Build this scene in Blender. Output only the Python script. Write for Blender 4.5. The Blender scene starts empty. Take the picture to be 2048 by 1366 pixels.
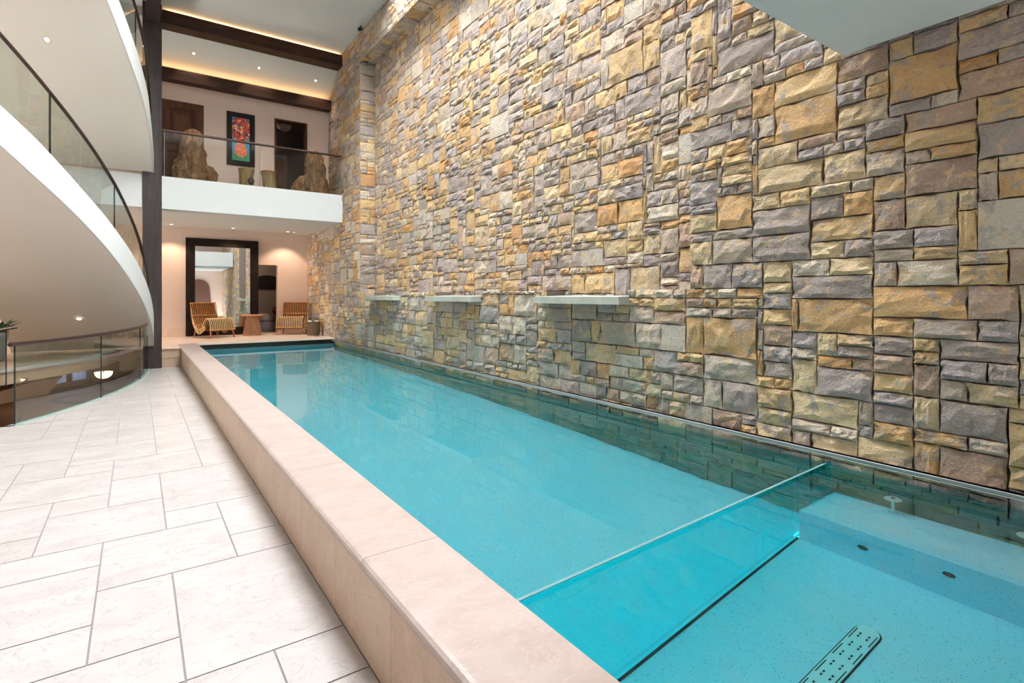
import bpy, math, random
from mathutils import Vector, Matrix, noise as mnoise

# ------------------------------------------------------------------ camera, sky, exposure
FPX, YAW, EYE, HZ = 1074.0, math.atan(751 / 1074.0), 1.6, 591.0
sc = bpy.context.scene
C = sc.collection
cam_d = bpy.data.cameras.new('camera')
cam = bpy.data.objects.new('camera', cam_d)
C.objects.link(cam)
cam.location = (0, 0, EYE)
cam.rotation_euler = (math.pi / 2, 0, -YAW)
cam_d.sensor_width = 36
cam_d.lens = FPX * 36 / 2048
cam_d.shift_y = -(683 - HZ) / 2048
cam_d.clip_start = 0.05
sc.camera = cam

wd = bpy.data.worlds.new('sky')
sc.world = wd
wd.use_nodes = True
bg = wd.node_tree.nodes['Background']
bg.inputs[0].default_value = (0.93, 0.965, 1.0, 1)
bg.inputs[1].default_value = 40.0

ROOF = 11.4
SKY = (1.0, 4.3, 2.4, 10.6)           # the skylight opening in the roof above the hall
pd = bpy.data.lights.new('skylight_portal', 'AREA')
pd.shape = 'RECTANGLE'
pd.size, pd.size_y = SKY[1] - SKY[0], SKY[3] - SKY[2]
pd.cycles.is_portal = True
po = bpy.data.objects.new('skylight_portal', pd)
C.objects.link(po)
po.location = ((SKY[0] + SKY[1]) / 2, (SKY[2] + SKY[3]) / 2, ROOF + .1)

pd2 = bpy.data.lights.new('fill_window_portal', 'AREA')
pd2.shape = 'RECTANGLE'
pd2.size, pd2.size_y = 2.4, 3.4
pd2.cycles.is_portal = True
po2 = bpy.data.objects.new('fill_window_portal', pd2)
C.objects.link(po2)
po2.location = (-9.05, 15.1, 1.95)
po2.rotation_euler = (0, -math.pi / 2, 0)

vs = sc.view_settings
vs.view_transform = 'Standard'
vs.look = 'None'
vs.gamma = 1
vs.use_curve_mapping = False
vs.exposure = 0.0
sc.cycles.use_light_tree = False
sc.cycles.max_bounces = 10
sc.cycles.diffuse_bounces = 4
sc.cycles.adaptive_threshold = 0.04
sc.cycles.transparent_max_bounces = 24
sc.cycles.sample_clamp_indirect = 8

# ------------------------------------------------------------------ helpers
FW = (math.sin(YAW), math.cos(YAW))
RT = (math.cos(YAW), -math.sin(YAW))


def project(x, y, z):
    d = x * FW[0] + y * FW[1]
    s = x * RT[0] + y * RT[1]
    if d < 0.2:
        return None
    return 1024 + FPX * s / d, HZ - FPX * (z - EYE) / d, d


def lin(r, g, b, a=1.0):
    f = lambda c: (c / 255 / 12.92) if c <= 10 else ((c / 255 + 0.055) / 1.055) ** 2.4
    return (f(r), f(g), f(b), a)


class MB:
    def __init__(self):
        self.v, self.f = [], []

    def add(self, vs_, fs_):
        o = len(self.v)
        self.v += [tuple(p) for p in vs_]
        self.f += [tuple(i + o for i in q) for q in fs_]
        return self

    def box(self, x0, x1, y0, y1, z0, z1):
        return self.add([(x0, y0, z0), (x1, y0, z0), (x1, y1, z0), (x0, y1, z0), (x0, y0, z1), (x1, y0, z1), (x1, y1, z1), (x0, y1, z1)],
                        [(0, 3, 2, 1), (4, 5, 6, 7), (0, 1, 5, 4), (1, 2, 6, 5), (2, 3, 7, 6), (3, 0, 4, 7)])

    def bbox(self, x0, x1, y0, y1, z0, z1, b):
        """box with chamfered upper edges"""
        vs_ = []
        for z, e in ((z0, 0), (z1 - b, 0), (z1, b)):
            vs_ += [(x0 + e, y0 + e, z), (x1 - e, y0 + e, z), (x1 - e, y1 - e, z), (x0 + e, y1 - e, z)]
        fs_ = [(0, 3, 2, 1), (8, 9, 10, 11)]
        for k in (0, 4):
            for i in range(4):
                j = (i + 1) % 4
                fs_.append((k + i, k + j, k + 4 + j, k + 4 + i))
        return self.add(vs_, fs_)

    def prism(self, pts, z0, z1):
        n = len(pts)
        vs_ = [(x, y, z0) for x, y in pts] + [(x, y, z1) for x, y in pts]
        fs_ = [tuple(range(n - 1, -1, -1)), tuple(range(n, 2 * n))] + [(i, (i + 1) % n, n + (i + 1) % n, n + i) for i in range(n)]
        return self.add(vs_, fs_)

    def tube(self, pts, r, n=8, caps=True):
        pts = [Vector(p) for p in pts]
        rr = r if isinstance(r, (list, tuple)) else [r] * len(pts)
        t = (pts[1] - pts[0]).normalized()
        ref = Vector((0, 0, 1)) if abs(t.z) < 0.9 else Vector((1, 0, 0))
        nrm = t.cross(ref).normalized()
        vs_ = []
        for i, p in enumerate(pts):
            a = pts[max(i - 1, 0)]
            b = pts[min(i + 1, len(pts) - 1)]
            t = (b - a).normalized()
            nrm = (nrm - t * nrm.dot(t)).normalized()
            bn = t.cross(nrm)
            for k in range(n):
                an = 2 * math.pi * k / n
                vs_.append(p + (nrm * math.cos(an) + bn * math.sin(an)) * rr[i])
        fs_ = []
        for i in range(len(pts) - 1):
            for k in range(n):
                fs_.append((i * n + k, i * n + (k + 1) % n, (i + 1) * n + (k + 1) % n, (i + 1) * n + k))
        if caps:
            fs_.append(tuple(range(n - 1, -1, -1)))
            fs_.append(tuple((len(pts) - 1) * n + k for k in range(n)))
        return self.add(vs_, fs_)

    def lathe(self, prof, n=24, c=(0, 0, 0)):
        vs_, fs_ = [], []
        for r, z in prof:
            for k in range(n):
                a = 2 * math.pi * k / n
                vs_.append((c[0] + r * math.cos(a), c[1] + r * math.sin(a), c[2] + z))
        for i in range(len(prof) - 1):
            for k in range(n):
                fs_.append((i * n + k, i * n + (k + 1) % n, (i + 1) * n + (k + 1) % n, (i + 1) * n + k))
        return self.add(vs_, fs_)

    def mesh(self, name, mat, smooth=False):
        me = bpy.data.meshes.new(name)
        me.from_pydata(self.v, [], self.f)
        me.update()
        if mat:
            me.materials.append(mat)
        if smooth:
            me.polygons.foreach_set('use_smooth', [True] * len(me.polygons))
            me.set_sharp_from_angle(angle=math.radians(42))
        return me

    def build(self, name, mat, parent=None, smooth=False, loc=None):
        o = bpy.data.objects.new(name, self.mesh(name, mat, smooth))
        C.objects.link(o)
        if parent:
            o.parent = parent
        if loc:
            o.location = loc
        return o


def tag(o, label=None, cat=None, group=None, kind=None):
    for k, v in (('label', label), ('category', cat), ('group', group), ('kind', kind)):
        if v:
            o[k] = v
    return o


def struct(o, label, cat='structure'):
    return tag(o, label, cat, None, 'structure')


def thing(name, label, cat, loc=(0, 0, 0), rz=0, group=None):
    o = bpy.data.objects.new(name, None)
    C.objects.link(o)
    o.location = loc
    o.rotation_euler = (0, 0, rz)
    o.empty_display_size = 0.1
    return tag(o, label, cat, group)


def copy_tree(o, parent=None):
    c = o.copy()
    C.objects.link(c)
    c.parent = parent
    for ch in list(o.children):
        copy_tree(ch, c)
    return c


# ------------------------------------------------------------------ materials
class NT:
    def __init__(self, name):
        self.m = bpy.data.materials.new(name)
        self.m.use_nodes = True
        self.t = self.m.node_tree
        self.p = self.t.nodes['Principled BSDF']
        self.out = self.t.nodes['Material Output']

    def n(self, typ, **kw):
        nd = self.t.nodes.new(typ)
        for k, v in kw.items():
            setattr(nd, k, v)
        return nd

    def set(self, sock, val):
        if isinstance(val, bpy.types.NodeSocket):
            self.t.links.new(val, sock)
        else:
            sock.default_value = val

    def pos(self):
        return self.n('ShaderNodeNewGeometry').outputs['Position']

    def mapping(self, vec, scale=(1, 1, 1), rot=(0, 0, 0)):
        m = self.n('ShaderNodeMapping')
        self.set(m.inputs['Vector'], vec)
        m.inputs['Scale'].default_value = scale
        m.inputs['Rotation'].default_value = rot
        return m.outputs[0]

    def noise(self, vec, scale, detail=4, rough=0.55, dist=0.0):
        nd = self.n('ShaderNodeTexNoise')
        self.set(nd.inputs['Vector'], vec)
        nd.inputs['Scale'].default_value = scale
        nd.inputs['Detail'].default_value = detail
        nd.inputs['Roughness'].default_value = rough
        nd.inputs['Distortion'].default_value = dist
        return nd.outputs['Fac']

    def ramp(self, fac, stops, interp='LINEAR'):
        r = self.n('ShaderNodeValToRGB')
        r.color_ramp.interpolation = interp
        el = r.color_ramp.elements
        while len(el) < len(stops):
            el.new(0.5)
        for e, (p, c) in zip(el, stops):
            e.position = p
            e.color = c if len(c) == 4 else (*c, 1)
        self.set(r.inputs[0], fac)
        return r.outputs[0]

    def mix(self, fac, a, b, mode='MIX'):
        m = self.n('ShaderNodeMix', data_type='RGBA', blend_type=mode)
        self.set(m.inputs[0], fac)
        self.set(m.inputs[6], a)
        self.set(m.inputs[7], b)
        return m.outputs[2]

    def math(self, op, a, b=0.0, c=0.0, clamp=False):
        m = self.n('ShaderNodeMath', operation=op, use_clamp=clamp)
        self.set(m.inputs[0], a)
        self.set(m.inputs[1], b)
        self.set(m.inputs[2], c)
        return m.outputs[0]

    def bump(self, h, strength=0.3, dist=0.01, prev=None):
        b = self.n('ShaderNodeBump')
        b.inputs['Strength'].default_value = strength
        b.inputs['Distance'].default_value = dist
        self.set(b.inputs['Height'], h)
        if prev is not None:
            self.set(b.inputs['Normal'], prev)
        return b.outputs[0]

    def fin(self, col=None, rough=None, normal=None, metal=None, spec=None):
        if col is not None:
            self.set(self.p.inputs['Base Color'], col)
        if rough is not None:
            self.set(self.p.inputs['Roughness'], rough)
        if normal is not None:
            self.set(self.p.inputs['Normal'], normal)
        if metal is not None:
            self.set(self.p.inputs['Metallic'], metal)
        if spec is not None:
            self.set(self.p.inputs['Specular IOR Level'], spec)
        return self.m


def m_plain(name, col, rough=0.6, metal=0.0, var=0.06, scale=3.0, spec=0.5):
    t = NT(name)
    c = lin(*col)
    k = tuple(max(0, q * (1 - var * 2)) for q in c[:3]) + (1,)
    colr = t.mix(t.noise(t.pos(), scale, 5), k, c)
    return t.fin(colr, rough, metal=metal, spec=spec)


def m_plaster(name, col):
    t = NT(name)
    c = lin(*col)
    k = tuple(q * 0.93 for q in c[:3]) + (1,)
    n1 = t.noise(t.pos(), 1.3, 5)
    n2 = t.noise(t.pos(), 40, 3)
    return t.fin(t.mix(n1, k, c), 0.75, t.bump(n2, 0.05, 0.004), spec=0.3)


def m_emit(name, col, strength):
    t = NT(name)
    e = t.n('ShaderNodeEmission')
    e.inputs[0].default_value = (*col, 1)
    e.inputs[1].default_value = strength
    t.t.links.new(e.outputs[0], t.out.inputs[0])
    return t.m


def m_stone(name, vcol):
    t = NT(name)
    p = t.pos()
    if vcol:
        a = t.n('ShaderNodeVertexColor')
        a.layer_name = 'tint'
        base = a.outputs[0]
    else:
        base = t.n('ShaderNodeObjectInfo').outputs['Color']
    n1 = t.noise(p, 5.5, 6, 0.65, 0.6)
    n2 = t.noise(p, 24, 6, 0.7)
    n3 = t.noise(p, 70, 4, 0.7)
    grey = lin(164, 152, 144)
    rust = lin(204, 160, 106)
    pale = lin(230, 219, 200)
    tan = lin(212, 180, 134)
    n4 = t.noise(t.mapping(p, (1, 1, 1), (0.4, 0.2, 0.9)), 7.5, 5, 0.6, 0.8)
    c = t.mix(t.ramp(n4, [(0.56, (0, 0, 0)), (0.63, (0.7, 0.7, 0.7))]), base, tan)
    c = t.mix(t.ramp(n1, [(0.54, (0, 0, 0)), (0.61, (0.8, 0.8, 0.8))]), c, grey)
    c = t.mix(t.ramp(n2, [(0.58, (0, 0, 0)), (0.74, (0.5, 0.5, 0.5))]), c, rust)
    c = t.mix(t.ramp(n3, [(0.55, (0, 0, 0)), (0.75, (0.6, 0.6, 0.6))]), c, pale)
    c = t.mix(t.ramp(n2, [(0.30, (0.55, 0.55, 0.55)), (0.44, (0, 0, 0))]), c, lin(126, 110, 98))
    # wet, mossy stain where the water runs down below the spouts
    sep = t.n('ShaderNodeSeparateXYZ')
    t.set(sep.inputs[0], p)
    zf = t.math('MULTIPLY_ADD', sep.outputs[2], -0.85, 1.55, clamp=True)
    yf = t.math('MULTIPLY', t.math('MULTIPLY_ADD', sep.outputs[1], 0.9, -2.6, clamp=True), t.math('MULTIPLY_ADD', sep.outputs[1], -0.5, 6.9, clamp=True))
    st = t.noise(t.mapping(p, (1, 2.2, 0.7)), 2.2, 5, 0.6)
    stm = t.math('MULTIPLY', t.math('MULTIPLY', zf, yf), t.ramp(st, [(0.36, (0, 0, 0)), (0.62, (1, 1, 1))]))
    c = t.mix(t.math('MULTIPLY', stm, 0.55), c, lin(112, 138, 128), 'MIX')
    water_cast = t.math('MULTIPLY', t.math('LESS_THAN', sep.outputs[2], 0.27), t.ramp(st, [(0.3, (.25, .25, .25)), (0.6, (.62, .62, .62))]))  # cyan light of the pool, painted into the stone below the waterline
    c = t.mix(water_cast, c, lin(92, 158, 146))
    h = t.math('ADD', t.math('MULTIPLY', n1, 0.4), t.math('ADD', t.math('MULTIPLY', n2, 0.75), t.math('MULTIPLY', n3, 0.35)))
    return t.fin(c, 0.85, t.bump(h, 1.0, 0.04), spec=0.25)


def m_marble(name, a, b, vein, rough=0.28, sc_=1.0, vs_=1.0, rnd=True):
    t = NT(name)
    p = t.pos()
    if rnd:
        r = t.n('ShaderNodeObjectInfo').outputs['Random']
        off = t.n('ShaderNodeVectorMath', operation='SCALE')
        off.inputs[0].default_value = (13.1, 7.7, 5.3)
        t.set(off.inputs['Scale'], r)
        ad = t.n('ShaderNodeVectorMath', operation='ADD')
        t.set(ad.inputs[0], p)
        t.set(ad.inputs[1], off.outputs[0])
        p2 = ad.outputs[0]
    else:
        p2 = p
    n1 = t.noise(t.mapping(p2, (1, 1.8, 1.2), (0, 0, 0.5)), 2.2 * sc_, 6, 0.6, 0.8)
    n2 = t.noise(p2, 9 * sc_, 6, 0.65, 0.4)
    n3 = t.noise(t.mapping(p2, (1, 1.5, 1), (0, 0, 0.6)), 3.2 * vs_, 8, 0.6, 1.6)
    c = t.mix(t.ramp(n1, [(0.35, (0, 0, 0)), (0.68, (1, 1, 1))]), lin(*a), lin(*b))
    c = t.mix(t.ramp(n2, [(0.5, (0, 0, 0)), (0.75, (0.35, 0.35, 0.35))]), c, lin(*[min(255, q + 18) for q in a]))
    v = t.ramp(n3, [(0.488, (0, 0, 0)), (0.5, (0.55, 0.55, 0.55)), (0.512, (0, 0, 0))])
    c = t.mix(v, c, lin(*vein))
    if rnd:
        c = t.mix(t.math('MULTIPLY', r, 0.25), c, lin(*[min(255, q + 10) for q in b]))
    return t.fin(c, rough, t.bump(n2, 0.04, 0.004), spec=0.45)


def m_wood(name, a, b, rough=0.5, scale=(1, 1, 1), grain=18, bump=0.25, spec=0.4):
    t = NT(name)
    tc = t.n('ShaderNodeTexCoord').outputs['Object']
    q = t.mapping(tc, scale)
    n1 = t.noise(q, grain, 6, 0.6, 0.5)
    n2 = t.noise(q, grain * 0.25, 4, 0.5)
    c = t.mix(t.ramp(n1, [(0.3, (0, 0, 0)), (0.7, (1, 1, 1))]), lin(*a), lin(*b))
    c = t.mix(t.math('MULTIPLY', n2, 0.4), c, lin(*a))
    return t.fin(c, rough, t.bump(n1, bump, 0.01), spec=spec)


def m_glass(name, tint, refl=1.0, rough=0.0, ior=1.5):
    t = NT(name)
    tr = t.n('ShaderNodeBsdfTransparent')
    tr.inputs[0].default_value = (*tint, 1)
    gl = t.n('ShaderNodeBsdfGlossy')
    gl.inputs['Roughness'].default_value = rough
    fr = t.n('ShaderNodeFresnel')
    fr.inputs[0].default_value = ior
    mx = t.n('ShaderNodeMixShader')
    t.set(mx.inputs[0], t.math('MULTIPLY', fr.outputs[0], refl))
    t.t.links.new(tr.outputs[0], mx.inputs[1])
    t.t.links.new(gl.outputs[0], mx.inputs[2])
    t.t.links.new(mx.outputs[0], t.out.inputs[0])
    return t.m


def m_water():
    t = NT('water')
    g = t.n('ShaderNodeBsdfGlass')
    g.inputs['IOR'].default_value = 1.33
    g.inputs['Roughness'].default_value = 0.0
    n1 = t.noise(t.pos(), 2.0, 3, 0.5)
    t.set(g.inputs['Normal'], t.bump(n1, 0.025, 0.02))
    t.t.links.new(g.outputs[0], t.out.inputs[0])
    va = t.n('ShaderNodeVolumeAbsorption')
    va.inputs[0].default_value = (0.58, 0.985, 0.997, 1)
    va.inputs[1].default_value = 1.0
    t.t.links.new(va.outputs[0], t.out.inputs['Volume'])
    return t.m


def m_pool():
    t = NT('pool_plaster')
    p = t.pos()
    n1 = t.noise(p, 1.6, 4)
    v = t.n('ShaderNodeTexVoronoi')
    t.set(v.inputs['Vector'], p)
    v.inputs['Scale'].default_value = 58
    sp = t.ramp(v.outputs['Distance'], [(0.16, (1, 1, 1)), (0.27, (0, 0, 0))])
    n2 = t.noise(p, 30, 3)
    c = t.mix(n1, lin(216, 238, 254), lin(230, 245, 255))
    c = t.mix(t.math('MULTIPLY', sp, t.ramp(n2, [(0.40, (0, 0, 0)), (0.60, (.8, .8, .8))])), c, lin(96, 158, 178))
    return t.fin(c, 0.8, spec=0.1)


M = dict(
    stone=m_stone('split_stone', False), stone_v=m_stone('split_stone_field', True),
    mortar=m_plain('mortar', (112, 100, 90), 0.9),
    tile=m_marble('limestone_tile', (177, 169, 165), (190, 184, 181), (148, 134, 128), 0.22, 0.8, 0.9),
    grout=m_plain('grout', (132, 122, 124), 0.8),
    coping=m_marble('coping_marble', (166, 147, 138), (180, 164, 157), (196, 184, 178), 0.3, 1.6, 1.6),
    facing=m_marble('facing_marble', (196, 168, 142), (210, 186, 162), (140, 108, 84), 0.35, 1.2, 1.4),
    farfloor=m_marble('deck_limestone', (214, 184, 160), (228, 204, 184), (180, 150, 130), 0.3, 1.0, 1.0),
    white=m_plaster('white_plaster', (224, 226, 224)),
    soffit=m_plaster('soffit_plaster', (246, 240, 232)),
    cream=m_plaster('cream_plaster', (228, 204, 190)),
    timber=m_wood('dark_timber', (34, 27, 27), (66, 54, 52), 0.55, (1, 1, 0.12), 16, 0.6),
    beam=m_wood('dark_beam', (38, 24, 19), (74, 50, 39), 0.6, (0.12, 1, 1), 18, 0.4, 0.15),
    frame=m_wood('mirror_frame_wood', (26, 19, 17), (46, 35, 31), 0.6, (1, 1, 0.15), 20, 0.2, 0.12),
    door=m_wood('carved_door_wood', (56, 32, 22), (96, 62, 44), 0.6, (1, 1, 0.12), 16, 0.2, 0.12),
    bronze=m_plain('bronze_rail', (72, 54, 48), 0.35, 0.6),
    black=m_plain('black', (14, 13, 13), 0.5),
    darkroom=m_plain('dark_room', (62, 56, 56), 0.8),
    steel=m_plain('steel', (206, 208, 204), 0.4, 0.3),
    glass=m_glass('clear_glass', (0.95, 0.975, 0.965), 0.6),
    stairglass=m_glass('grey_green_glass', (0.86, 0.90, 0.87), 0.28),
    smoked=m_glass('tinted_window', (0.115, 0.125, 0.15), 0.3),
    warmglass=m_glass('fill_window_glass', (0.97, 0.93, 0.87), 0.3),
    glassedge=m_plain('glass_edge', (20, 34, 31), 0.15),
    shoe=m_plain('glass_shoe', (158, 188, 180), 0.3),
    poolglass=m_glass('pool_glass', (0.24, 0.96, 0.985), 0.2, 0.0, 1.2),
    pooledge=m_plain('pool_glass_edge', (112, 150, 154), 0.3),
    water=m_water(), pool=m_pool(),
    mirror=NT('mirror').fin((0.9, 0.92, 0.92, 1), 0.0, metal=1.0),
    rattan=m_wood('rattan', (166, 104, 56), (206, 150, 92), 0.5, (1, 1, 1), 10, 0.15),
    rattan2=m_wood('pale_rattan', (190, 156, 108), (220, 192, 146), 0.5, (1, 1, 1), 10, 0.15),
    cane_shade=m_wood('cane_and_shade', (74, 44, 24), (112, 70, 40), 0.7, (1, 1, 1), 12, 0.2),
    teak=m_wood('teak', (130, 66, 36), (170, 96, 56), 0.45, (1, 1, 0.3), 20, 0.15),
    tablewood=m_wood('table_wood', (150, 104, 72), (186, 138, 100), 0.5, (1, 1, 0.2), 18, 0.15),
    basket=m_wood('basket_weave', (70, 52, 36), (110, 84, 58), 0.8, (1, 1, 5), 26, 0.9),
    root=m_wood('root_wood', (52, 34, 22), (172, 122, 74), 0.55, (1, 1, 0.5), 11, 1.0),
    stump=m_wood('stump_wood', (106, 84, 54), (176, 148, 104), 0.6, (1, 1, 0.3), 9, 0.5),
    spout=m_marble('spout_stone', (158, 164, 152), (176, 180, 168), (140, 146, 136), 0.5, 1.5, 1.0),
    ring=m_plain('downlight_trim', (210, 200, 190), 0.4),
    led=m_emit('led_strip', (1.0, 0.56, 0.26), 24),
    led2=m_emit('led_strip_rear', (1.0, 0.58, 0.26), 15),
    bulb=m_emit('downlight_lens', (1.0, 0.80, 0.60), 9),
    lampglow=m_emit('pendant_glow', (1.0, 0.66, 0.38), 5),
    snow=m_plain('snow', (220, 226, 240), 0.8),
    leaf=m_plain('leaf', (40, 92, 40), 0.5),
)

XW = 4.45            # face of the stone wall
XR = XW + 0.37       # face of the recessed panel
CEIL = 8.0
WATER = 0.28

# ------------------------------------------------------------------ stone wall
rs = random.Random(11)
PAL = [((212, 178, 130), 10), ((218, 192, 152), 10), ((206, 164, 112), 7), ((200, 150, 96), 3), ((178, 163, 153), 11), ((166, 152, 145), 9), ((170, 159, 155), 7),
       ((196, 177, 158), 9), ((214, 198, 177), 6), ((178, 150, 130), 5)]
PALL = [c for c, k in PAL for _ in range(k)]


def pack(y0, y1, z0, z1, mask, du=0.05, dv=0.045, rng=rs):
    """uneven ashlar: rough courses, split and bridged at random so that no joint runs far"""
    nu, nv = round((y1 - y0) / du), round((z1 - z0) / dv)
    own = [[0 if mask(y0 + (i + .5) * du, z0 + (j + .5) * dv) else -1 for i in range(nu)] for j in range(nv)]
    out = []

    def put(i, j, a, b):
        """place a rectangle, cut to the free cells"""
        a = min(a, nu - i)
        b = min(b, nv - j)
        if a < 1 or b < 1:
            return
        if any(own[j + q][i + r] for q in range(b) for r in range(a)):
            return
        out.append((y0 + i * du, z0 + j * dv, a * du, b * dv))
        for q in range(b):
            for r in range(a):
                own[j + q][i + r] = len(out)

    def row(i, j, a, b):
        """one or more stones side by side"""
        while a > 0:
            w = round(b * dv / du * rng.uniform(1.0, 2.9))
            w = max(3, min(w, 11))
            if a - w < 3:
                w = a
            if w > 12:
                w = w // 2
            put(i, j, w, b)
            i, a = i + w, a - w

    j0 = 0
    while j0 < nv:
        j1 = min(nv, j0 + rng.choice((4, 5, 5, 6, 6, 7)))
        i = 0
        while i < nu:
            jj = j0
            while jj < j1 and own[jj][i]:
                jj += 1
            if jj >= j1:
                i += 1
                continue
            a = 0
            lim = rng.randint(5, 17)
            while i + a < nu and a < lim and not own[jj][i + a] and (jj == j0 or own[jj - 1][i + a]):
                a += 1
            b = 1
            while jj + b < j1 and not any(own[jj + b][i + q] for q in range(a)):
                b += 1
            ext = 0
            if jj + b == j1 and rng.random() < .42 and j1 + 3 < nv:
                ext = rng.choice((1, 2, 2, 3))
                if any(own[jj + b + e][i + q] for e in range(ext) for q in range(a)):
                    ext = 0
            h = b + ext
            if h >= 4 and rng.random() < (.75 if h > 5 else .45):
                k = rng.randint(2, h - 2)
                row(i, jj, a, k)
                row(i, jj + k, a, h - k)
            else:
                row(i, jj, a, h)
            i += a
        j0 = j1
    for j in range(nv):
        for i in range(nu):
            if not own[j][i]:
                a = 1
                while i + a < nu and not own[j][i + a] and a < 6:
                    a += 1
                b = 1
                while j + b < nv and b < 5 and not any(own[j + b][i + q] for q in range(a)):
                    b += 1
                put(i, j, a, b)
    return out


def stone_geo(nx, ny, rng, rough, asp=1.6):
    """unit stone: u, v in 0..1, n = 0 back, about 1 at the split face"""
    vs_, fs_ = [], []
    ox, oy = rng.uniform(0, 90), rng.uniform(0, 90)
    tilt = rng.uniform(-.14, .14), rng.uniform(-.10, .20)
    for j in range(ny + 1):
        for i in range(nx + 1):
            eu, ev = i in (0, nx), j in (0, ny)
            u, v = i / nx, j / ny
            f = mnoise.noise((ox + u * 2.2 * asp, oy + v * 2.2, 1.7)) * .34 + mnoise.noise((ox + u * 5 * asp, oy + v * 5, 4.1)) * .2
            n = 1.0 + (f + tilt[0] * (u - .5) * 2 + tilt[1] * (.5 - v) * 2) * rough
            if eu or ev:
                n = min(n, 1.0) - (.06 + rng.uniform(0, .16)) * rough
            else:
                u += rng.uniform(-.22, .22) / nx
                v += rng.uniform(-.22, .22) / ny
            if ev and not eu:
                v += (0.05 if j == 0 else -0.05) * rng.random() * rough
            if eu and not ev:
                u += (0.035 if i == 0 else -0.035) * rng.random() * rough
            vs_.append((u, v, n))
    W_ = nx + 1
    for j in range(ny):
        for i in range(nx):
            a = j * W_ + i
            fs_.append((a, a + 1, a + W_ + 1, a + W_))
    ring = [i for i in range(W_)] + [j * W_ + nx for j in range(1, ny + 1)] + [ny * W_ + i for i in range(nx - 1, -1, -1)] + [j * W_ for j in range(ny - 1, 0, -1)]
    o = len(vs_)
    for r in ring:
        vs_.append((vs_[r][0], vs_[r][1], 0.0))
    L = len(ring)
    for k in range(L):
        k2 = (k + 1) % L
        fs_.append((ring[k], o + k, o + k2, ring[k2]))
    return vs_, fs_


SPOUT = [(4.10, 5.62), (7.22, 8.86), (10.36, 12.03)]
REC = (3.3, 12.8, 1.68, 7.3)


def mask_main(y, z):
    if REC[0] < y < REC[1] and REC[2] < z < REC[3]:
        return False
    return not any(a < y < b and 1.585 < z < 1.70 for a, b in SPOUT)


stones = []      # (origin, u axis, v axis, n axis, w, h, depth, rough, colour)


def add_stone(org, U, V, N, w, h):
    col = rs.choice(PALL)
    smooth = rs.random() < 0.07 and w > 0.28
    if smooth:
        col = rs.choice(((212, 200, 182), (198, 188, 174)))
    k = rs.uniform(0.90, 1.06)
    col = tuple(min(255, c * k) for c in col)
    g = 0.0022
    stones.append((Vector(org) + Vector(U) * g + Vector(V) * g, Vector(U), Vector(V), Vector(N), w - 2 * g, h - 2 * g, rs.uniform(0.055, 0.070) if not smooth else 0.058, 0.22 if smooth else 1.0, col))


for y, z, w, h in pack(-3.18, 17.7, -1.305, 8.01, mask_main):
    add_stone((XW + 0.055, y, z), (0, 1, 0), (0, 0, 1), (-1, 0, 0), w, h)
for y, z, w, h in pack(REC[0] - .06, REC[1], 1.53, 7.38, lambda y, z: True):
    add_stone((XR + 0.055, y, z), (0, 1, 0), (0, 0, 1), (-1, 0, 0), w, h)
for x, z, w, h in pack(XW, XR + .05, 1.6, 7.3, lambda y, z: True, 0.06, 0.045):      # far jamb of the recess
    add_stone((x, REC[1] + 0.05, z), (1, 0, 0), (0, 0, 1), (0, -1, 0), w, h)
for x, y, w, h in pack(XW, XR + .05, REC[0], REC[1], lambda y, z: True, 0.06, 0.06):  # underside of the lintel
    add_stone((x, y, REC[3] + 0.05), (1, 0, 0), (0, 1, 0), (0, 0, -1), w, h)

wall_right = MB()
wall_right.box(XW + 0.05, XR + 0.6, -3.2, 17.7, -1.35, 1.56)
for a, b in zip([-3.2] + [q[1] for q in SPOUT], [q[0] for q in SPOUT] + [17.7]):
    wall_right.box(XW + 0.05, XR + 0.6, a, b, 1.56, 1.66)
wall_right.box(XR + 0.05, XR + 0.6, -3.2, 17.7, 1.56, 1.66)
wall_right.box(XR + 0.05, XR + 0.6, -3.2, 17.7, 1.66, 8.2)
wall_right.box(XW + 0.05, XR + 0.3, -3.2, REC[0], 1.66, 8.2)
wall_right.box(XW + 0.05, XR + 0.3, REC[1] + .05, 17.7, 1.66, 8.2)
wall_right.box(XW + 0.05, XR + 0.3, REC[0], REC[1] + .05, REC[3] + .05, 8.2)
wall_right = struct(wall_right.build('wall_right', M['mortar']), 'tall split-face stone wall rising along the pool', 'wall')


def stone_px(s):
    org, U, V, N, w, h, dep, rough, col = s
    c = org + U * w / 2 + V * h / 2
    if N.x > -0.5:
        return 0
    p = project(*c)
    if not p or not (-20 < p[0] < 2068 and -20 < p[1] < 1386):
        return 0
    if c.z < WATER + .03 or (c.y > 14.2) or c.z > 7.9 or (c.y < 1.9 and c.z > 3.3):
        return 0
    vd = Vector((c.x, c.y, c.z - EYE)).normalized()
    return w * h / (p[2] ** 2) * abs(vd.dot(N))


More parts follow.
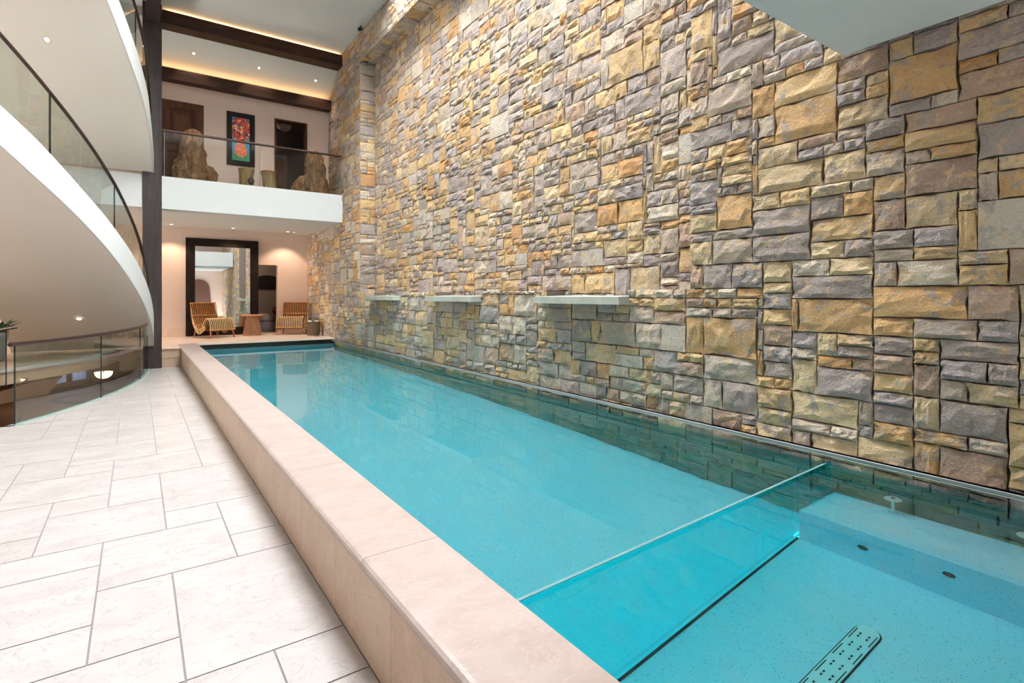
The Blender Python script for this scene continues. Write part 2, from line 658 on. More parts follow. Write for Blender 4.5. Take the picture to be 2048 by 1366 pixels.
order = sorted(range(len(stones)), key=lambda i: -stone_px(stones[i]))
near_ids = set(order[:300])
rv = random.Random(5)
UNIT = []
for k in range(30):
    mb = MB()
    v_, f_ = stone_geo(6, 4, rv, 1.0 if k < 25 else 0.22)
    mb.add([(-n, u, v) for u, v, n in v_], [tuple(reversed(q)) for q in f_])
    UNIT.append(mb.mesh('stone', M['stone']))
for i in order[:300]:
    org, U, V, N, w, h, dep, rough, col = stones[i]
    me = UNIT[rs.randrange(25)] if rough > .5 else UNIT[25 + rs.randrange(5)]
    o = bpy.data.objects.new('stone', me)
    C.objects.link(o)
    o.parent = wall_right
    o.location = org
    o.scale = (dep, w, h)
    o.color = lin(*col)
field, cols = MB(), []
for i, s in enumerate(stones):
    if i in near_ids:
        continue
    org, U, V, N, w, h, dep, rough, col = s
    p = project(*org)
    dist = p[2] if p else 9
    v_, f_ = stone_geo(4 if dist < 8 else 3, 3, rv, rough)
    flip = U.cross(V).dot(N) < 0
    field.add([org + U * (u * w) + V * (v * h) + N * (n * dep) for u, v, n in v_], [tuple(reversed(q)) for q in f_] if flip else f_)
    cols += [lin(*col)] * sum(len(q) for q in f_)
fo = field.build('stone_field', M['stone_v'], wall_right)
ca = fo.data.color_attributes.new('tint', 'FLOAT_COLOR', 'CORNER')
ca.data.foreach_set('color', [q for c in cols for q in c])
tag(fo, kind='stuff')

# stone spouts, cover track
for k, (a, b) in enumerate(SPOUT):
    mb = MB()
    x0, x1 = XW - 0.17, XW + 0.30
    mb.add([(x0, a, 1.50), (x1, a, 1.50), (x1, b, 1.50), (x0, b, 1.50), (x0, a + .01, 1.585), (x1, a + .01, 1.60), (x1, b - .01, 1.60), (x0, b - .01, 1.585)],
           [(0, 3, 2, 1), (4, 5, 6, 7), (0, 1, 5, 4), (1, 2, 6, 5), (2, 3, 7, 6), (3, 0, 4, 7)])
    tag(mb.build('water_spout_slab', M['spout']), ('long pale stone waterfall slab on the wall, nearest of the three', 'pale stone waterfall slab on the wall, middle one of the three',
        'pale stone waterfall slab on the wall, farthest of the three, beside the pilaster')[k], 'stone slab', 'waterfall slabs')
t = thing('cover_track', 'slim metal pool cover track running along the foot of the stone wall', 'metal track', (XW - 0.05, 7, 0.36))
for k, (dx, z0, z1) in enumerate(((0, 0.0, 0.006), (0.004, 0.012, 0.018), (0.0, 0.024, 0.030))):
    MB().box(-0.028 + dx, 0.03, -7.6, 7.9, z0, z1).build('rail_lip', M['steel'], t)
MB().box(-0.016, 0.03, -7.6, 7.9, -0.004, 0.03).build('channel', m_plain('track_dark', (70, 70, 66), .5), t)

# ------------------------------------------------------------------ lower deck floor with cut tiles
WC, WR = (-9.577, 14.005), 9.737


def well_x(y):
    if y < 8.90:
        return -99
    return WC[0] + math.sqrt(max(0, WR ** 2 - (y - WC[1]) ** 2))


XS = lambda c: {-2: -.870, -1: -.523, 0: -.177, 1: .168, 2: .508, 3: .826}.get(c, -.870 + (c + 2) * .3465)
YS = lambda r: 2.604 + r * .3525
hand = [(0, 1, 1, 2), (1, 0, 2, 3), (0, 3, 2, 2), (2, 3, 1, 1), (2, 4, 1, 2), (1, 5, 1, 1), (1, 6, 2, 3), (-1, 5, 2, 2), (0, 7, 1, 2), (-1, 7, 1, 1), (-2, 2, 2, 2), (-2, 1, 2, 1),
        (-2, 4, 2, 1), (-2, 5, 1, 1), (-2, 6, 1, 2), (-2, 8, 2, 2), (0, 9, 2, 2), (2, 9, 1, 3), (-1, 11, 2, 2), (-2, 10, 1, 2), (-1, 10, 1, 1), (1, 11, 1, 4), (0, 13, 1, 2), (2, 12, 1, 3), (0, 15, 1, 2),
        (-1, 13, 1, 4), (-1, 0, 2, 1), (-1, -2, 2, 2), (1, -1, 1, 1), (2, -1, 1, 1), (1, -3, 2, 2), (-3, -1, 2, 2), (-3, 2, 1, 3), (1, 15, 1, 2), (2, 15, 1, 3)]
rt = random.Random(3)
C0, C1, R0, R1 = -25, 3, -16, 33
occ = {}
tiles = []
for c, r, w, h in hand:
    if any((c + i, r + j) in occ for i in range(w) for j in range(h)):
        continue
    tiles.append((c, r, w, h))
    for i in range(w):
        for j in range(h):
            occ[(c + i, r + j)] = 1
for r in range(R0, R1):
    for c in range(C0, C1):
        if (c, r) in occ:
            continue
        w, h = rt.choice(((1, 1), (2, 2), (2, 1), (1, 2), (2, 2), (2, 3), (1, 3)))
        a = 0
        while a < w and c + a < C1 and (c + a, r) not in occ:
            a += 1
        b = 1
        while b < h and r + b < R1 and not any((c + q, r + b) in occ for q in range(a)):
            b += 1
        tiles.append((c, r, a, b))
        for i in range(a):
            for j in range(b):
                occ[(c + i, r + j)] = 1
fl = MB()
ys = [8.90 + i * (14.2 - 8.90) / 24 for i in range(25)]
poly = [(-9, -3.2), (0.9, -3.2), (0.9, 14.2)] + [(well_x(y), y) for y in reversed(ys)] + [(-9, 8.90)]
fl.prism(poly, -0.30, -0.004)
floor = struct(fl.build('floor', M['grout']), 'pale limestone deck floor beside the raised pool', 'floor')
tl = []
for c, r, w, h in tiles:
    x0, x1, y0, y1 = XS(c), XS(c + w), YS(r), min(YS(r + h), 14.2)
    g = 0.0042
    x0, x1, y0, y1 = x0 + g, x1 - g, y0 + g, y1 - g
    if y1 - y0 < .05:
        continue
    if y0 < 8.90 < y1 and x0 < -1.3:
        y1 = 8.897
    n = 6 if y1 > 8.9 else 1
    left = []
    for k in range(n + 1):
        y = y0 + (y1 - y0) * k / n
        left.append((max(x0, well_x(y) + .001), y))
    left = [(min(x, x1 - .001), y) for x, y in left]
    if all(x > x1 - .02 for x, y in left):
        continue
    tl.append(([(x1, y0), (x1, y1)] + left[::-1], (x0 + x1) / 2, (y0 + y1) / 2))
tl.sort(key=lambda q: math.hypot(q[1] - 1, q[2] - 1))
for pts, cx, cy in tl[:300]:
    MB().prism([(x - cx, y - cy) for x, y in pts], -0.012, 0.0).build('tile', M['tile'], floor, loc=(cx, cy, 0))
if len(tl) > 300:
    mb = MB()
    for pts, cx, cy in tl[300:]:
        mb.prism(pts, -0.012, 0.0)
    tag(mb.build('tile_field', M['tile'], floor), kind='stuff')

# ------------------------------------------------------------------ raised pool wall, coping, basin, water
pw = struct(MB().box(0.845, 1.165, -3.2, 14.9, -2.3, 0.40).build('pool_wall', M['mortar']), 'raised marble-clad wall along the near side of the pool', 'wall')
prof = []
for k in range(7):           # bullnose on the deck side
    a = math.pi / 2 + math.pi * k / 6
    prof.append((0.83 + 0.029 * math.cos(a), 0.421 + 0.029 * math.sin(a)))
prof += [(1.182, 0.392), (1.184, 0.444), (1.178, 0.45)]
cy = -3.3
cuts = [-3.2, -1.9, -0.5, 0.9, 2.30, 3.71, 5.11, 6.51, 7.91, 9.31, 10.71, 12.11, 13.51, 14.90]
for a, b in zip(cuts, cuts[1:]):
    mb = MB()
    n = len(prof)
    a2, b2 = a + .0015, b - .0015
    mb.add([(x, a2, z) for x, z in prof] + [(x, b2, z) for x, z in prof],
           [tuple(range(n)), tuple(range(2 * n - 1, n - 1, -1))] + [(i, n + i, n + (i + 1) % n, (i + 1) % n) for i in range(n)])
    mb.build('coping_stone', M['coping'], pw)
yy = 14.2
while yy > -3.0:
    y0 = max(yy - .7165, -3.2)
    MB().box(0.826, 0.85, y0 + .0012, yy - .0012, 0.0, 0.393).build('facing_panel', M['facing'], pw)
    yy -= .7165

PFX0 = 1.165
NEAR = -1.2
bs = MB()
bs.add([(PFX0, NEAR, -1.6), (XW + .06, NEAR, -1.6), (XW + .06, 15.0, -1.6), (PFX0, 15.0, -1.6), (PFX0, 1.86, -1.02), (XW + .06, 2.035, -1.02), (XW + .06, 15.0, -1.27), (PFX0, 15.0, -1.27),
        (PFX0, 1.86, -0.83), (XW + .06, 2.035, -0.83), (XW + .06, NEAR, -0.83), (PFX0, NEAR, -0.83)],
       [(4, 5, 6, 7), (8, 9, 5, 4), (8, 11, 10, 9)])
bs.box(1.13, 1.172, NEAR, 15.0, -1.6, 0.392)
bs.box(1.13, XW + .06, 14.93, 15.2, -1.6, 0.27)
bs.box(1.13, XW + .06, NEAR - .3, NEAR, -1.6, 0.39)
basin = struct(bs.build('pool_basin', M['pool']), 'speckled aqua plaster pool basin sloping to the far end', 'pool')
bn = MB()
bn.bbox(3.915, XW + .0, NEAR, 1.986, -0.83, -0.33, 0.035)
bench = tag(bn.build('spa_bench', M['pool']), 'submerged plaster bench along the stone wall in the spa', 'bench')
for y, z in ((1.574, -.60), (1.115, -.54)):
    j = thing('spa_jet', {1.574: 'dark jet nozzle on the submerged bench, beside the glass panel', 1.115: 'dark jet nozzle on the submerged bench, farther from the glass panel'}[y], 'jet nozzle', (3.914, y, z), 0, 'spa jets')
    mb = MB().lathe([(0.0, .006), (.024, .006), (.030, .002), (.032, 0)], 16)
    ro = mb.build('nozzle', M['black'], j)
    ro.rotation_euler = (0, -math.pi / 2, 0)
    mb = MB().lathe([(.032, 0), (.036, .004), (.04, 0)], 16)
    ro = mb.build('collar', M['pool'], j)
    ro.rotation_euler = (0, -math.pi / 2, 0)
for y, z, lb in ((1.56, -.06, 'small white disc inlet on a stem above the spa bench, beside the glass panel'), (0.86, -.06, 'small white disc inlet on a stem above the spa bench, by the frame edge')):
    j = thing('pool_inlet', lb, 'inlet', (4.36, y, -.33), 0, 'disc inlets in the spa')
    MB().lathe([(0.0, .0), (.03, .0), (.03, .01), (.011, .02), (.011, .25), (.0, .25)], 14).build('stem', M['white'], j, True)
    MB().lathe([(0.0, .25), (.05, .25), (.056, .258), (.05, .27), (.02, .276), (0, .276)], 20).build('disc', M['white'], j, True)
    MB().lathe([(0.0, .282), (.013, .282), (.015, .275)], 12).build('bolt', M['black'], j, True)
# long drain cover on the spa floor
dr = thing('drain_cover', 'long white slotted drain cover with rounded end on the spa floor', 'drain cover', (2.75, 1.285, -0.829))
L, Wd = 0.56, 0.058


def stadium(l, w, n=8):
    p = []
    for s, a0 in ((1, -math.pi / 2), (-1, math.pi / 2)):
        for k in range(n + 1):
            a = a0 + math.pi * k / n
            p.append((s * (l - w) + w * math.cos(a), w * math.sin(a)))
    return p


MB().prism(stadium(L + .008, Wd + .008), 0, .004).build('seat', M['black'], dr)
MB().prism(stadium(L, Wd), .0, .014).build('plate', m_plain('drain_white', (252, 253, 255), .5, 0, 0.0), dr)
for k in range(10):
    for sx in (-1, 1):
        for sy in (-1, 1):
            x = -.46 + k * .102 + sx * .014
            MB().box(x - .008, x + .008, sy * .021 - .0045, sy * .021 + .0045, .0142, .0152).build('slot', M['black'], dr)
for k in range(6):
    for s in (-1, 1):
        x = -.45 + k * .18
        MB().box(x - .055, x + .055, s * .048 - .0025, s * .048 + .0025, .0142, .0152).build('edge_slot', M['black'], dr)

wt = MB().add([(1.168, NEAR, WATER), (XW + .06, NEAR, WATER), (XW + .06, 14.96, WATER), (1.168, 14.96, WATER)], [(0, 1, 2, 3)]).build('pool_water', M['water'])
tag(wt, 'clear turquoise water filling the long pool', 'water', None, 'stuff')
# glass divider between pool and spa
gd = thing('pool_glass_divider', 'clear glass panel under water dividing spa from pool', 'glass panel', (0, 0, 0))
g0, g1 = (1.17, 1.86), (XW + .03, 2.03)


def slab_between(p, q, th, z0, z1):
    d = Vector((q[0] - p[0], q[1] - p[1])).normalized()
    n = Vector((-d.y, d.x)) * th / 2
    return MB().prism([(p[0] - n.x, p[1] - n.y), (q[0] - n.x, q[1] - n.y), (q[0] + n.x, q[1] + n.y), (p[0] + n.x, p[1] + n.y)], z0, z1)


slab_between(g0, g1, .022, -0.83, 0.293).build('pane', M['poolglass'], gd)
slab_between(g0, g1, .018, 0.2935, 0.297).build('top_edge', M['pooledge'], gd)
slab_between((1.17, 1.853), (3.915, 1.995), .014, -0.832, -0.82).build('sealant', M['black'], gd)

# ------------------------------------------------------------------ far deck platform (z = 0.45)
FY = 14.95
curve = [(-0.30, 14.20), (-0.42, 13.60), (-0.58, 13.07), (-0.79, 12.62), (-1.03, 12.22), (-1.32, 11.80), (-1.62, 11.39), (-2.1, 10.9), (-3.0, 10.2), (-4.5, 9.5), (-6.0, 9.1), (-9, 9.0)]
pl = MB()
pl.prism([(0.826, 14.2), (0.826, 14.9), (1.18, 14.9), (1.18, FY), (4.5, FY), (4.5, 17.7), (-9, 17.7)] + curve[::-1], 0.21, 0.435)
pl.box(-0.30, 0.826, 14.215, 14.6, -0.02, 0.40)
deck = struct(pl.build('floor_far_deck', m_plain('deck_body', (176, 152, 128), .5)), 'raised stone deck at the far end of the pool', 'floor')
for i in range(8):
    for j in range(5):
        x0, y0 = -1.1 + i * .7 - (0.35 if j % 2 else 0), 14.99 + j * .56
        x1, y1 = min(x0 + .7, 4.46), min(y0 + .56, 17.7)
        if x1 - x0 > .05:
            MB().box(x0 + .0015, x1 - .0015, y0 + .0015, y1 - .0015, .43, .45).build('tile', M['farfloor'], deck)
for i in range(5):
    x0, x1 = 1.19 + i * .66, 1.19 + (i + 1) * .66
    MB().bbox(x0 + .001, min(x1, 4.47) - .001, 14.86, 14.99, .405, .45, .008).build('nosing', M['farfloor'], deck)
MB().bbox(-.34, 0.80, 14.17, 14.99, .405, .45, .01).build('nosing', M['farfloor'], deck)
nb = MB()
for (a, b) in zip(curve, curve[1:]):
    n = Vector((b[1] - a[1], -(b[0] - a[0]))).normalized() * -.02
    nb.prism([(a[0] + n.x, a[1] + n.y), (b[0] + n.x, b[1] + n.y), (b[0] - n.x * 9, b[1] - n.y * 9), (a[0] - n.x * 9, a[1] - n.y * 9)], .405, .45)
nb.build('nosing_curve', M['tile'], deck)
MB().box(1.19, 4.46, 14.93, 14.95, .285, .405).build('cover_slot', M['black'], deck)

# ------------------------------------------------------------------ room shell
WBY = 17.7
wb = MB()
wb.box(-9, 2.60, WBY, WBY + .2, .4, 3.56)
wb.box(3.56, 4.6, WBY, WBY + .2, .4, 3.56)
wb.box(2.60, 3.56, WBY, WBY + .2, 2.53, 3.56)
wall_back = struct(wb.build('wall_back', M['cream']), 'cream plaster wall behind the far deck', 'wall')
for i in range(6):
    x = -1.6 + i * .46
    MB().box(x + .0015, x + .4585, WBY - .018, WBY, .45, .70).build('baseboard_tile', M['farfloor'], wall_back)
for x0, x1 in ((3.57, 4.02), (4.02, 4.44)):
    MB().box(x0, x1 - .002, WBY - .018, WBY, .45, .70).build('baseboard_tile', M['farfloor'], wall_back)
# dark side room beyond the doorway
sr = MB()
sr.box(2.3, 4.4, 20.2, 20.3, .4, 2.8)
sr.box(2.2, 2.3, WBY + .2, 20.3, .4, 2.8)
sr.box(4.4, 4.5, WBY + .2, 20.3, .4, 2.8)
sr.box(2.2, 4.5, WBY + .2, 20.3, 2.7, 2.8)
struct(sr.build('wall_side_room', m_plaster('side_room_grey', (150, 142, 142))), 'grey walls of the dim room beyond the lower doorway', 'wall')
struct(MB().box(2.2, 4.5, WBY, 20.3, .35, .45).build('floor_side_room', M['farfloor']), 'floor of the dim room beyond the lower doorway', 'floor')

# balcony slab and upper back wall
slab = MB().box(-3.2, 4.46, 14.15, 17.9, 3.52, 4.24)
struct(slab.build('balcony_slab', M['white']), 'white balcony slab with a deep plain fascia over the far deck', 'balcony')
UB = 15.4
ub = MB()
ub.box(-3.2, 0.30, UB, UB + .2, 4.24, 7.35)
ub.box(1.375, 3.02, UB, UB + .2, 4.24, 7.35)
ub.box(3.86, 4.5, UB, UB + .2, 4.24, 7.35)
ub.box(0.30, 1.375, UB, UB + .2, 6.335, 7.35)
ub.box(3.02, 3.86, UB, UB + .2, 6.335, 7.35)
struct(ub.build('wall_upper_back', M['cream']), 'warm cream wall at the back of the balcony', 'wall')
dk = MB()
dk.box(2.6, 4.4, 17.2, 17.3, 4.24, 6.6)
dk.box(2.5, 2.6, UB + .2, 17.3, 4.24, 6.6)
dk.box(4.4, 4.5, UB + .2, 17.3, 4.24, 6.6)
dk.box(2.5, 4.5, UB + .2, 17.3, 6.5, 6.6)
struct(dk.build('wall_upper_room', M['darkroom']), 'dim grey room beyond the balcony doorway', 'wall')
fr = thing('trim_1', 'thin dark frame around the open balcony doorway', 'door frame')
fr['kind'] = 'structure'
MB().box(3.02, 3.06, UB - .03, UB + .2, 4.24, 6.335).build('jamb', M['door'], fr)
MB().box(3.82, 3.86, UB - .03, UB + .2, 4.24, 6.335).build('jamb', M['door'], fr)
MB().box(3.06, 3.82, UB - .03, UB + .2, 6.295, 6.335).build('head', M['door'], fr)
# carved door
dr1 = struct(MB().box(.30, 1.375, UB - .02, UB + .1, 4.24, 6.335).build('door_1', M['door']), 'dark carved wooden door on the balcony', 'door')
for z0, z1 in ((4.40, 5.15), (5.28, 6.18)):
    mb = MB()
    for (a0, a1, b0, b1, d) in ((.56, 1.22, z0, z1, .012), ):
        w = .05
        mb.box(a0, a1, UB - .02 - d - .02, UB - .02, b0, b0 + w)
        mb.box(a0, a1, UB - .02 - d - .02, UB - .02, b1 - w, b1)
        mb.box(a0, a0 + w, UB - .02 - d - .02, UB - .02, b0 + w, b1 - w)
        mb.box(a1 - w, a1, UB - .02 - d - .02, UB - .02, b0 + w, b1 - w)
    mb.build('moulding', M['door'], dr1)
    mb = MB()
    mb.add([(.66, UB - .021, z0 + .1), (1.12, UB - .021, z0 + .1), (1.12, UB - .021, z1 - .1), (.66, UB - .021, z1 - .1),
            (.72, UB - .05, z0 + .16), (1.06, UB - .05, z0 + .16), (1.06, UB - .05, z1 - .16), (.72, UB - .05, z1 - .16)],
           [(4, 5, 6, 7), (0, 1, 5, 4), (1, 2, 6, 5), (2, 3, 7, 6), (3, 0, 4, 7)])
    mb.build('raised_panel', M['door'], dr1)
MB().lathe([(0, .05), (.02, .05), (.026, .03), (.012, .015), (.012, 0)], 12).build('door_knob', M['black'], dr1, True, (.39, UB - .09, 5.2)).rotation_euler = (math.pi / 2, 0, 0)

# ceilings
ce = MB()
x0, x1, y0, y1 = -3.0, XW + .05, 2.3, 10.75
ce.box(-9, x0, -3.2, 14.55, CEIL, CEIL + .2)
ce.box(x0, x1, -3.2, y0, CEIL, CEIL + .2)
ce.box(x0, x1, y1, 14.55, CEIL, CEIL + .2)
ce.box(x0 - .2, x0, y0, y1, CEIL + .2, ROOF)
ce.box(x0 - .2, x1, y0 - .2, y0, CEIL + .2, ROOF)
ce.box(x0 - .2, x1, y1, y1 + .2, CEIL + .2, ROOF)
ce.box(x1, x1 + .2, y0 - .2, y1 + .2, CEIL + .2, ROOF)
ce.box(x0 - .2, SKY[0], y0 - .2, y1 + .2, ROOF, ROOF + .2)
ce.box(SKY[1], x1 + .2, y0 - .2, y1 + .2, ROOF, ROOF + .2)
ce.box(SKY[0], SKY[1], y0 - .2, SKY[2], ROOF, ROOF + .2)
ce.box(SKY[0], SKY[1], SKY[3], y1 + .2, ROOF, ROOF + .2)
ce.box(-9.2, XR + .6, 14.55, 18.3, CEIL + .12, CEIL + .3)
ce.box(-9.2, XR + .6, 17.9, 18.1, 3.56, CEIL + .2)
struct(ce.build('ceiling', M['white']), 'high white ceiling over the pool hall', 'ceiling')
sl = MB()
sl.add([(-3.2, 14.45, 7.80), (4.5, 14.45, 7.80), (4.5, UB + .05, 7.10), (-3.2, UB + .05, 7.10), (-3.2, 14.45, 8.1), (4.5, 14.45, 8.1), (4.5, UB + .05, 8.1), (-3.2, UB + .05, 8.1)],
       [(0, 3, 2, 1), (4, 5, 6, 7), (0, 1, 5, 4), (1, 2, 6, 5), (2, 3, 7, 6), (3, 0, 4, 7)])
struct(sl.build('ceiling_balcony', M['white']), 'sloping warm-lit ceiling over the balcony', 'ceiling')
sk = struct(MB().box(-9, XW - .06, -3.2, 1.9, 3.42, 4.2).build('ceiling_mezzanine', M['white']), 'white underside of the near upper floor', 'ceiling')
# skylight glazing bars and panes
sg = thing('window_1', 'wide skylight over the pool', 'skylight', (0, 0, 0))
sg['kind'] = 'structure'
nb_ = 5
for i in range(nb_ + 1):
    x = SKY[0] + (SKY[1] - SKY[0]) * i / nb_
    MB().box(x - .025, x + .025, SKY[2], SKY[3], ROOF + .1, ROOF + .18).build('glazing_bar', M['steel'], sg)
# other walls
wl = MB()
WLY = (13.4, 16.8, .75, 3.15)             # unseen window, added to brighten the soffit of the stairs
wl.box(-9.2, -9, -3.4, WLY[0], -2.4, 8.3)
wl.box(-9.2, -9, WLY[1], 30.4, -2.4, 8.3)
wl.box(-9.2, -9, WLY[0], WLY[1], -2.4, WLY[2])
wl.box(-9.2, -9, WLY[0], WLY[1], WLY[3], 8.3)
w4 = struct(MB().box(-9.12, -9.10, *WLY).build('window_4', M['warmglass']), 'unseen window added in the side wall to light the stair soffit', 'window')
for k in range(4):
    y = WLY[0] + (WLY[1] - WLY[0]) * k / 3
    MB().box(-9.16, -9.06, y - .03, y + .03, WLY[2], WLY[3]).build('mullion', M['frame'], w4)
struct(wl.build('wall_left', M['cream']), 'cream plaster wall beyond the stairs', 'wall')
wn = MB().box(-9.2, XR + .6, -3.4, -3.2, -1.6, 8.2)
wall_near = struct(wn.build('wall_near', M['cream']), 'cream plaster wall at the near end of the pool', 'wall')
arch = [(2.5, 1.25), (3.85, 1.2), (3.75, 2.35)] + [(3.12 + .63 * math.cos(a), 2.35 + .55 * math.sin(a)) for a in [math.pi * k / 12 for k in range(1, 12)]] + [(2.5, 2.35)]
mb = MB()
n = len(arch)
mb.add([(x, -3.2, z) for x, z in arch] + [(x, -3.15, z) for x, z in arch], [tuple(range(n)), tuple(range(2 * n - 1, n - 1, -1))] + [(i, (i + 1) % n, n + (i + 1) % n, n + i) for i in range(n)])
tag(mb.build('arched_alcove', m_plain('brown_panel', (84, 50, 36), .6)), 'brown arched alcove on the near wall, seen only in the tall mirror', 'alcove')

# ------------------------------------------------------------------ dark timbers
def hewn(name, x0, x1, y0, y1, z0, z1, axis, mat, label, cat, seg=0.28, amp=0.007, parent=None):
    rng = random.Random(hash((round(x0, 2), round(z0, 2))) & 255)
    lo = {'x': x0, 'y': y0, 'z': z0}[axis]
    hi = {'x': x1, 'y': y1, 'z': z1}[axis]
    n = max(2, int((hi - lo) / seg))
    mb = MB()
    rows = []
    for k in range(n + 1):
        q = lo + (hi - lo) * k / n
        cs = []
        m = 4
        rect = {'z': (x0, x1, y0, y1), 'x': (y0, y1, z0, z1), 'y': (x0, x1, z0, z1)}[axis]
        a0, a1, b0, b1 = rect
        for s in range(4):
            for i in range(m):
                f = i / m
                j = rng.uniform(0, amp) if i else amp * .8
                if s == 0:
                    p = (a0 + (a1 - a0) * f, b0 + j)
                elif s == 1:
                    p = (a1 - j, b0 + (b1 - b0) * f)
                elif s == 2:
                    p = (a1 - (a1 - a0) * f, b1 - j)
                else:
                    p = (a0 + j, b1 - (b1 - b0) * f)
                cs.append(p)
        rows.append([{'z': (p[0], p[1], q), 'x': (q, p[0], p[1]), 'y': (p[0], q, p[1])}[axis] for p in cs])
    L_ = len(rows[0])
    vs_ = [p for r in rows for p in r]
    fs_ = []
    for k in range(n):
        for i in range(L_):
            j = (i + 1) % L_
            fs_.append((k * L_ + i, k * L_ + j, (k + 1) * L_ + j, (k + 1) * L_ + i))
    fs_ += [tuple(range(L_ - 1, -1, -1)), tuple(n * L_ + i for i in range(L_))]
    if axis == 'y':
        fs_ = [tuple(reversed(f)) for f in fs_]
    mb.add(vs_, fs_)
    o = mb.build(name, mat, parent)
    if label:
        tag(o, label, cat)
    return o


hewn('timber_column', .105, .465, 14.11, 14.47, 0, CEIL, 'z', M['timber'], 'tall dark hand-hewn timber column beside the staircase', 'column', .16, .010)
b1 = thing('timber_beam', 'thick dark timber beam under the high ceiling, nearer of the two', 'beam', (0, 0, 0), 0, 'dark ceiling beams')
hewn('beam_body', .465, 4.44, 14.15, 14.51, 7.63, 7.93, 'x', M['beam'], None, None, .3, .006, b1)
MB().box(.55, 4.40, 14.30, 14.34, 7.932, 7.945).build('led_strip', M['led'], b1)
b2 = thing('timber_beam', 'dark timber beam along the balcony back wall, farther of the two', 'beam', (0, 0, 0), 0, 'dark ceiling beams')
hewn('beam_body', -.6, 4.44, 15.12, 15.38, 6.75, 7.02, 'x', M['beam'], None, None, .3, .006, b2)
MB().box(-.5, 4.40, 15.28, 15.31, 7.022, 7.035).build('led_strip', M['led2'], b2)
hewn('timber_bracket', .16, .42, 11.5, 14.105, 7.6, CEIL - .004, 'y', M['timber'], 'dark timber running from the column top towards the skylight', 'beam', .3, .008)

# ------------------------------------------------------------------ curved stair flights
SC, SR, SRI = (-5.7, 14.2), 6.0, 3.7


def spt(r, th, z):
    return (SC[0] + r * math.cos(th), SC[1] - r * math.sin(th), z)


def flight(name, label, dz, ztop, zbot, t1, rail, seams, rl):
    th0 = .012
    N_ = 46
    root = thing(name, label, 'staircase')
    mb = MB()
    rows = []
    for k in range(N_ + 1):
        th = th0 + (t1 - th0) * k / N_
        rows += [spt(SR, th, ztop(th) + dz), spt(SR, th, zbot(th) + dz), spt(SRI, th, zbot(th) + dz), spt(SRI, th, ztop(th) + dz)]
    fs_ = []
    for k in range(N_):
        for i in range(4):
            j = (i + 1) % 4
            fs_.append((k * 4 + i, k * 4 + j, k * 4 + 4 + j, k * 4 + 4 + i))
    fs_ += [(3, 2, 1, 0), tuple(N_ * 4 + i for i in range(4))]
    mb.add(rows, fs_)
    o = mb.build('stringer', M['soffit'], root, True)
    # white fascia skin on the outer curve
    mb = MB()
    vs_, fs_ = [], []
    for k in range(N_ + 1):
        th = th0 + (t1 - th0) * k / N_
        for r, z in ((SR + .012, ztop(th) + .004), (SR + .012, zbot(th) - .002), (SR - .02, zbot(th) - .002), (SR - .02, ztop(th) + .004)):
            vs_.append(spt(r, th, z + dz))
    for k in range(N_):
        for i in range(4):
            j = (i + 1) % 4
            fs_.append((k * 4 + i, k * 4 + j, k * 4 + 4 + j, k * 4 + 4 + i))
    fs_ += [(3, 2, 1, 0), tuple(N_ * 4 + i for i in range(4))]
    mb.add(vs_, fs_)
    mb.build('fascia', M['white'], root, True)
    # glass panels between seams
    ra = SR - .05
    for a, b in zip(seams, seams[1:]):
        n = max(3, int((b - a) * 26))
        mb = MB()
        vs_, fs_ = [], []
        a2, b2 = a + .0015, b - .0015
        for k in range(n + 1):
            th = a2 + (b2 - a2) * k / n
            for r, z in ((ra + .006, rail(th)), (ra + .006, ztop(th) - .04), (ra - .006, ztop(th) - .04), (ra - .006, rail(th))):
                vs_.append(spt(r, th, z + dz))
        for k in range(n):
            for i in range(4):
                j = (i + 1) % 4
                fs_.append((k * 4 + i, k * 4 + j, k * 4 + 4 + j, k * 4 + 4 + i))
        mb.add(vs_, fs_)
        gp = mb.build('glass_panel', M['stairglass'], root, True)
        for th in (a2, b2):
            MB().add([spt(ra + .0065, th, ztop(th) + dz), spt(ra - .0065, th, ztop(th) + dz), spt(ra - .0065, th, rail(th) + dz), spt(ra + .0065, th, rail(th) + dz),
                      spt(ra + .0065, th + .0012, ztop(th) + dz), spt(ra - .0065, th + .0012, ztop(th) + dz), spt(ra - .0065, th + .0012, rail(th) + dz), spt(ra + .0065, th + .0012, rail(th) + dz)],
                     [(0, 1, 2, 3), (7, 6, 5, 4), (0, 3, 7, 4), (1, 5, 6, 2), (0, 4, 5, 1), (3, 2, 6, 7)]).build('glass_edge', M['glassedge'], gp)
    n = 40
    MB().tube([spt(ra, seams[0] + (seams[-1] - seams[0]) * k / n, rail(seams[0] + (seams[-1] - seams[0]) * k / n) + dz) for k in range(n + 1)], .027, 10).build('handrail', M['bronze'], root, True)
    # treads
    nt = 22
    for k in range(nt):
        a, b = th0 + .03 + (t1 - th0 - .03) * k / nt, th0 + .03 + (t1 - th0 - .03) * (k + 1) / nt
        z = ztop(b) + dz - .06
        if ztop(a) - zbot(b) < .12:
            continue
        q = []
        for (th, r) in ((a, SR - .1), (b, SR - .1), (b, SRI + .1), (a, SRI + .1)):
            q.append(spt(r, th, 0)[:2])
        MB().prism(q, z, z + .06).build('tread', M['tile'], root)
    return root


def interp(tab):
    def f(x):
        if x <= tab[0][0]:
            (a, b), (c, d) = tab[0], tab[1]
        elif x >= tab[-1][0]:
            (a, b), (c, d) = tab[-2], tab[-1]
        else:
            for (a, b), (c, d) in zip(tab, tab[1:]):
                if a <= x <= c:
                    break
        return b + (d - b) * (x - a) / (c - a)
    return f


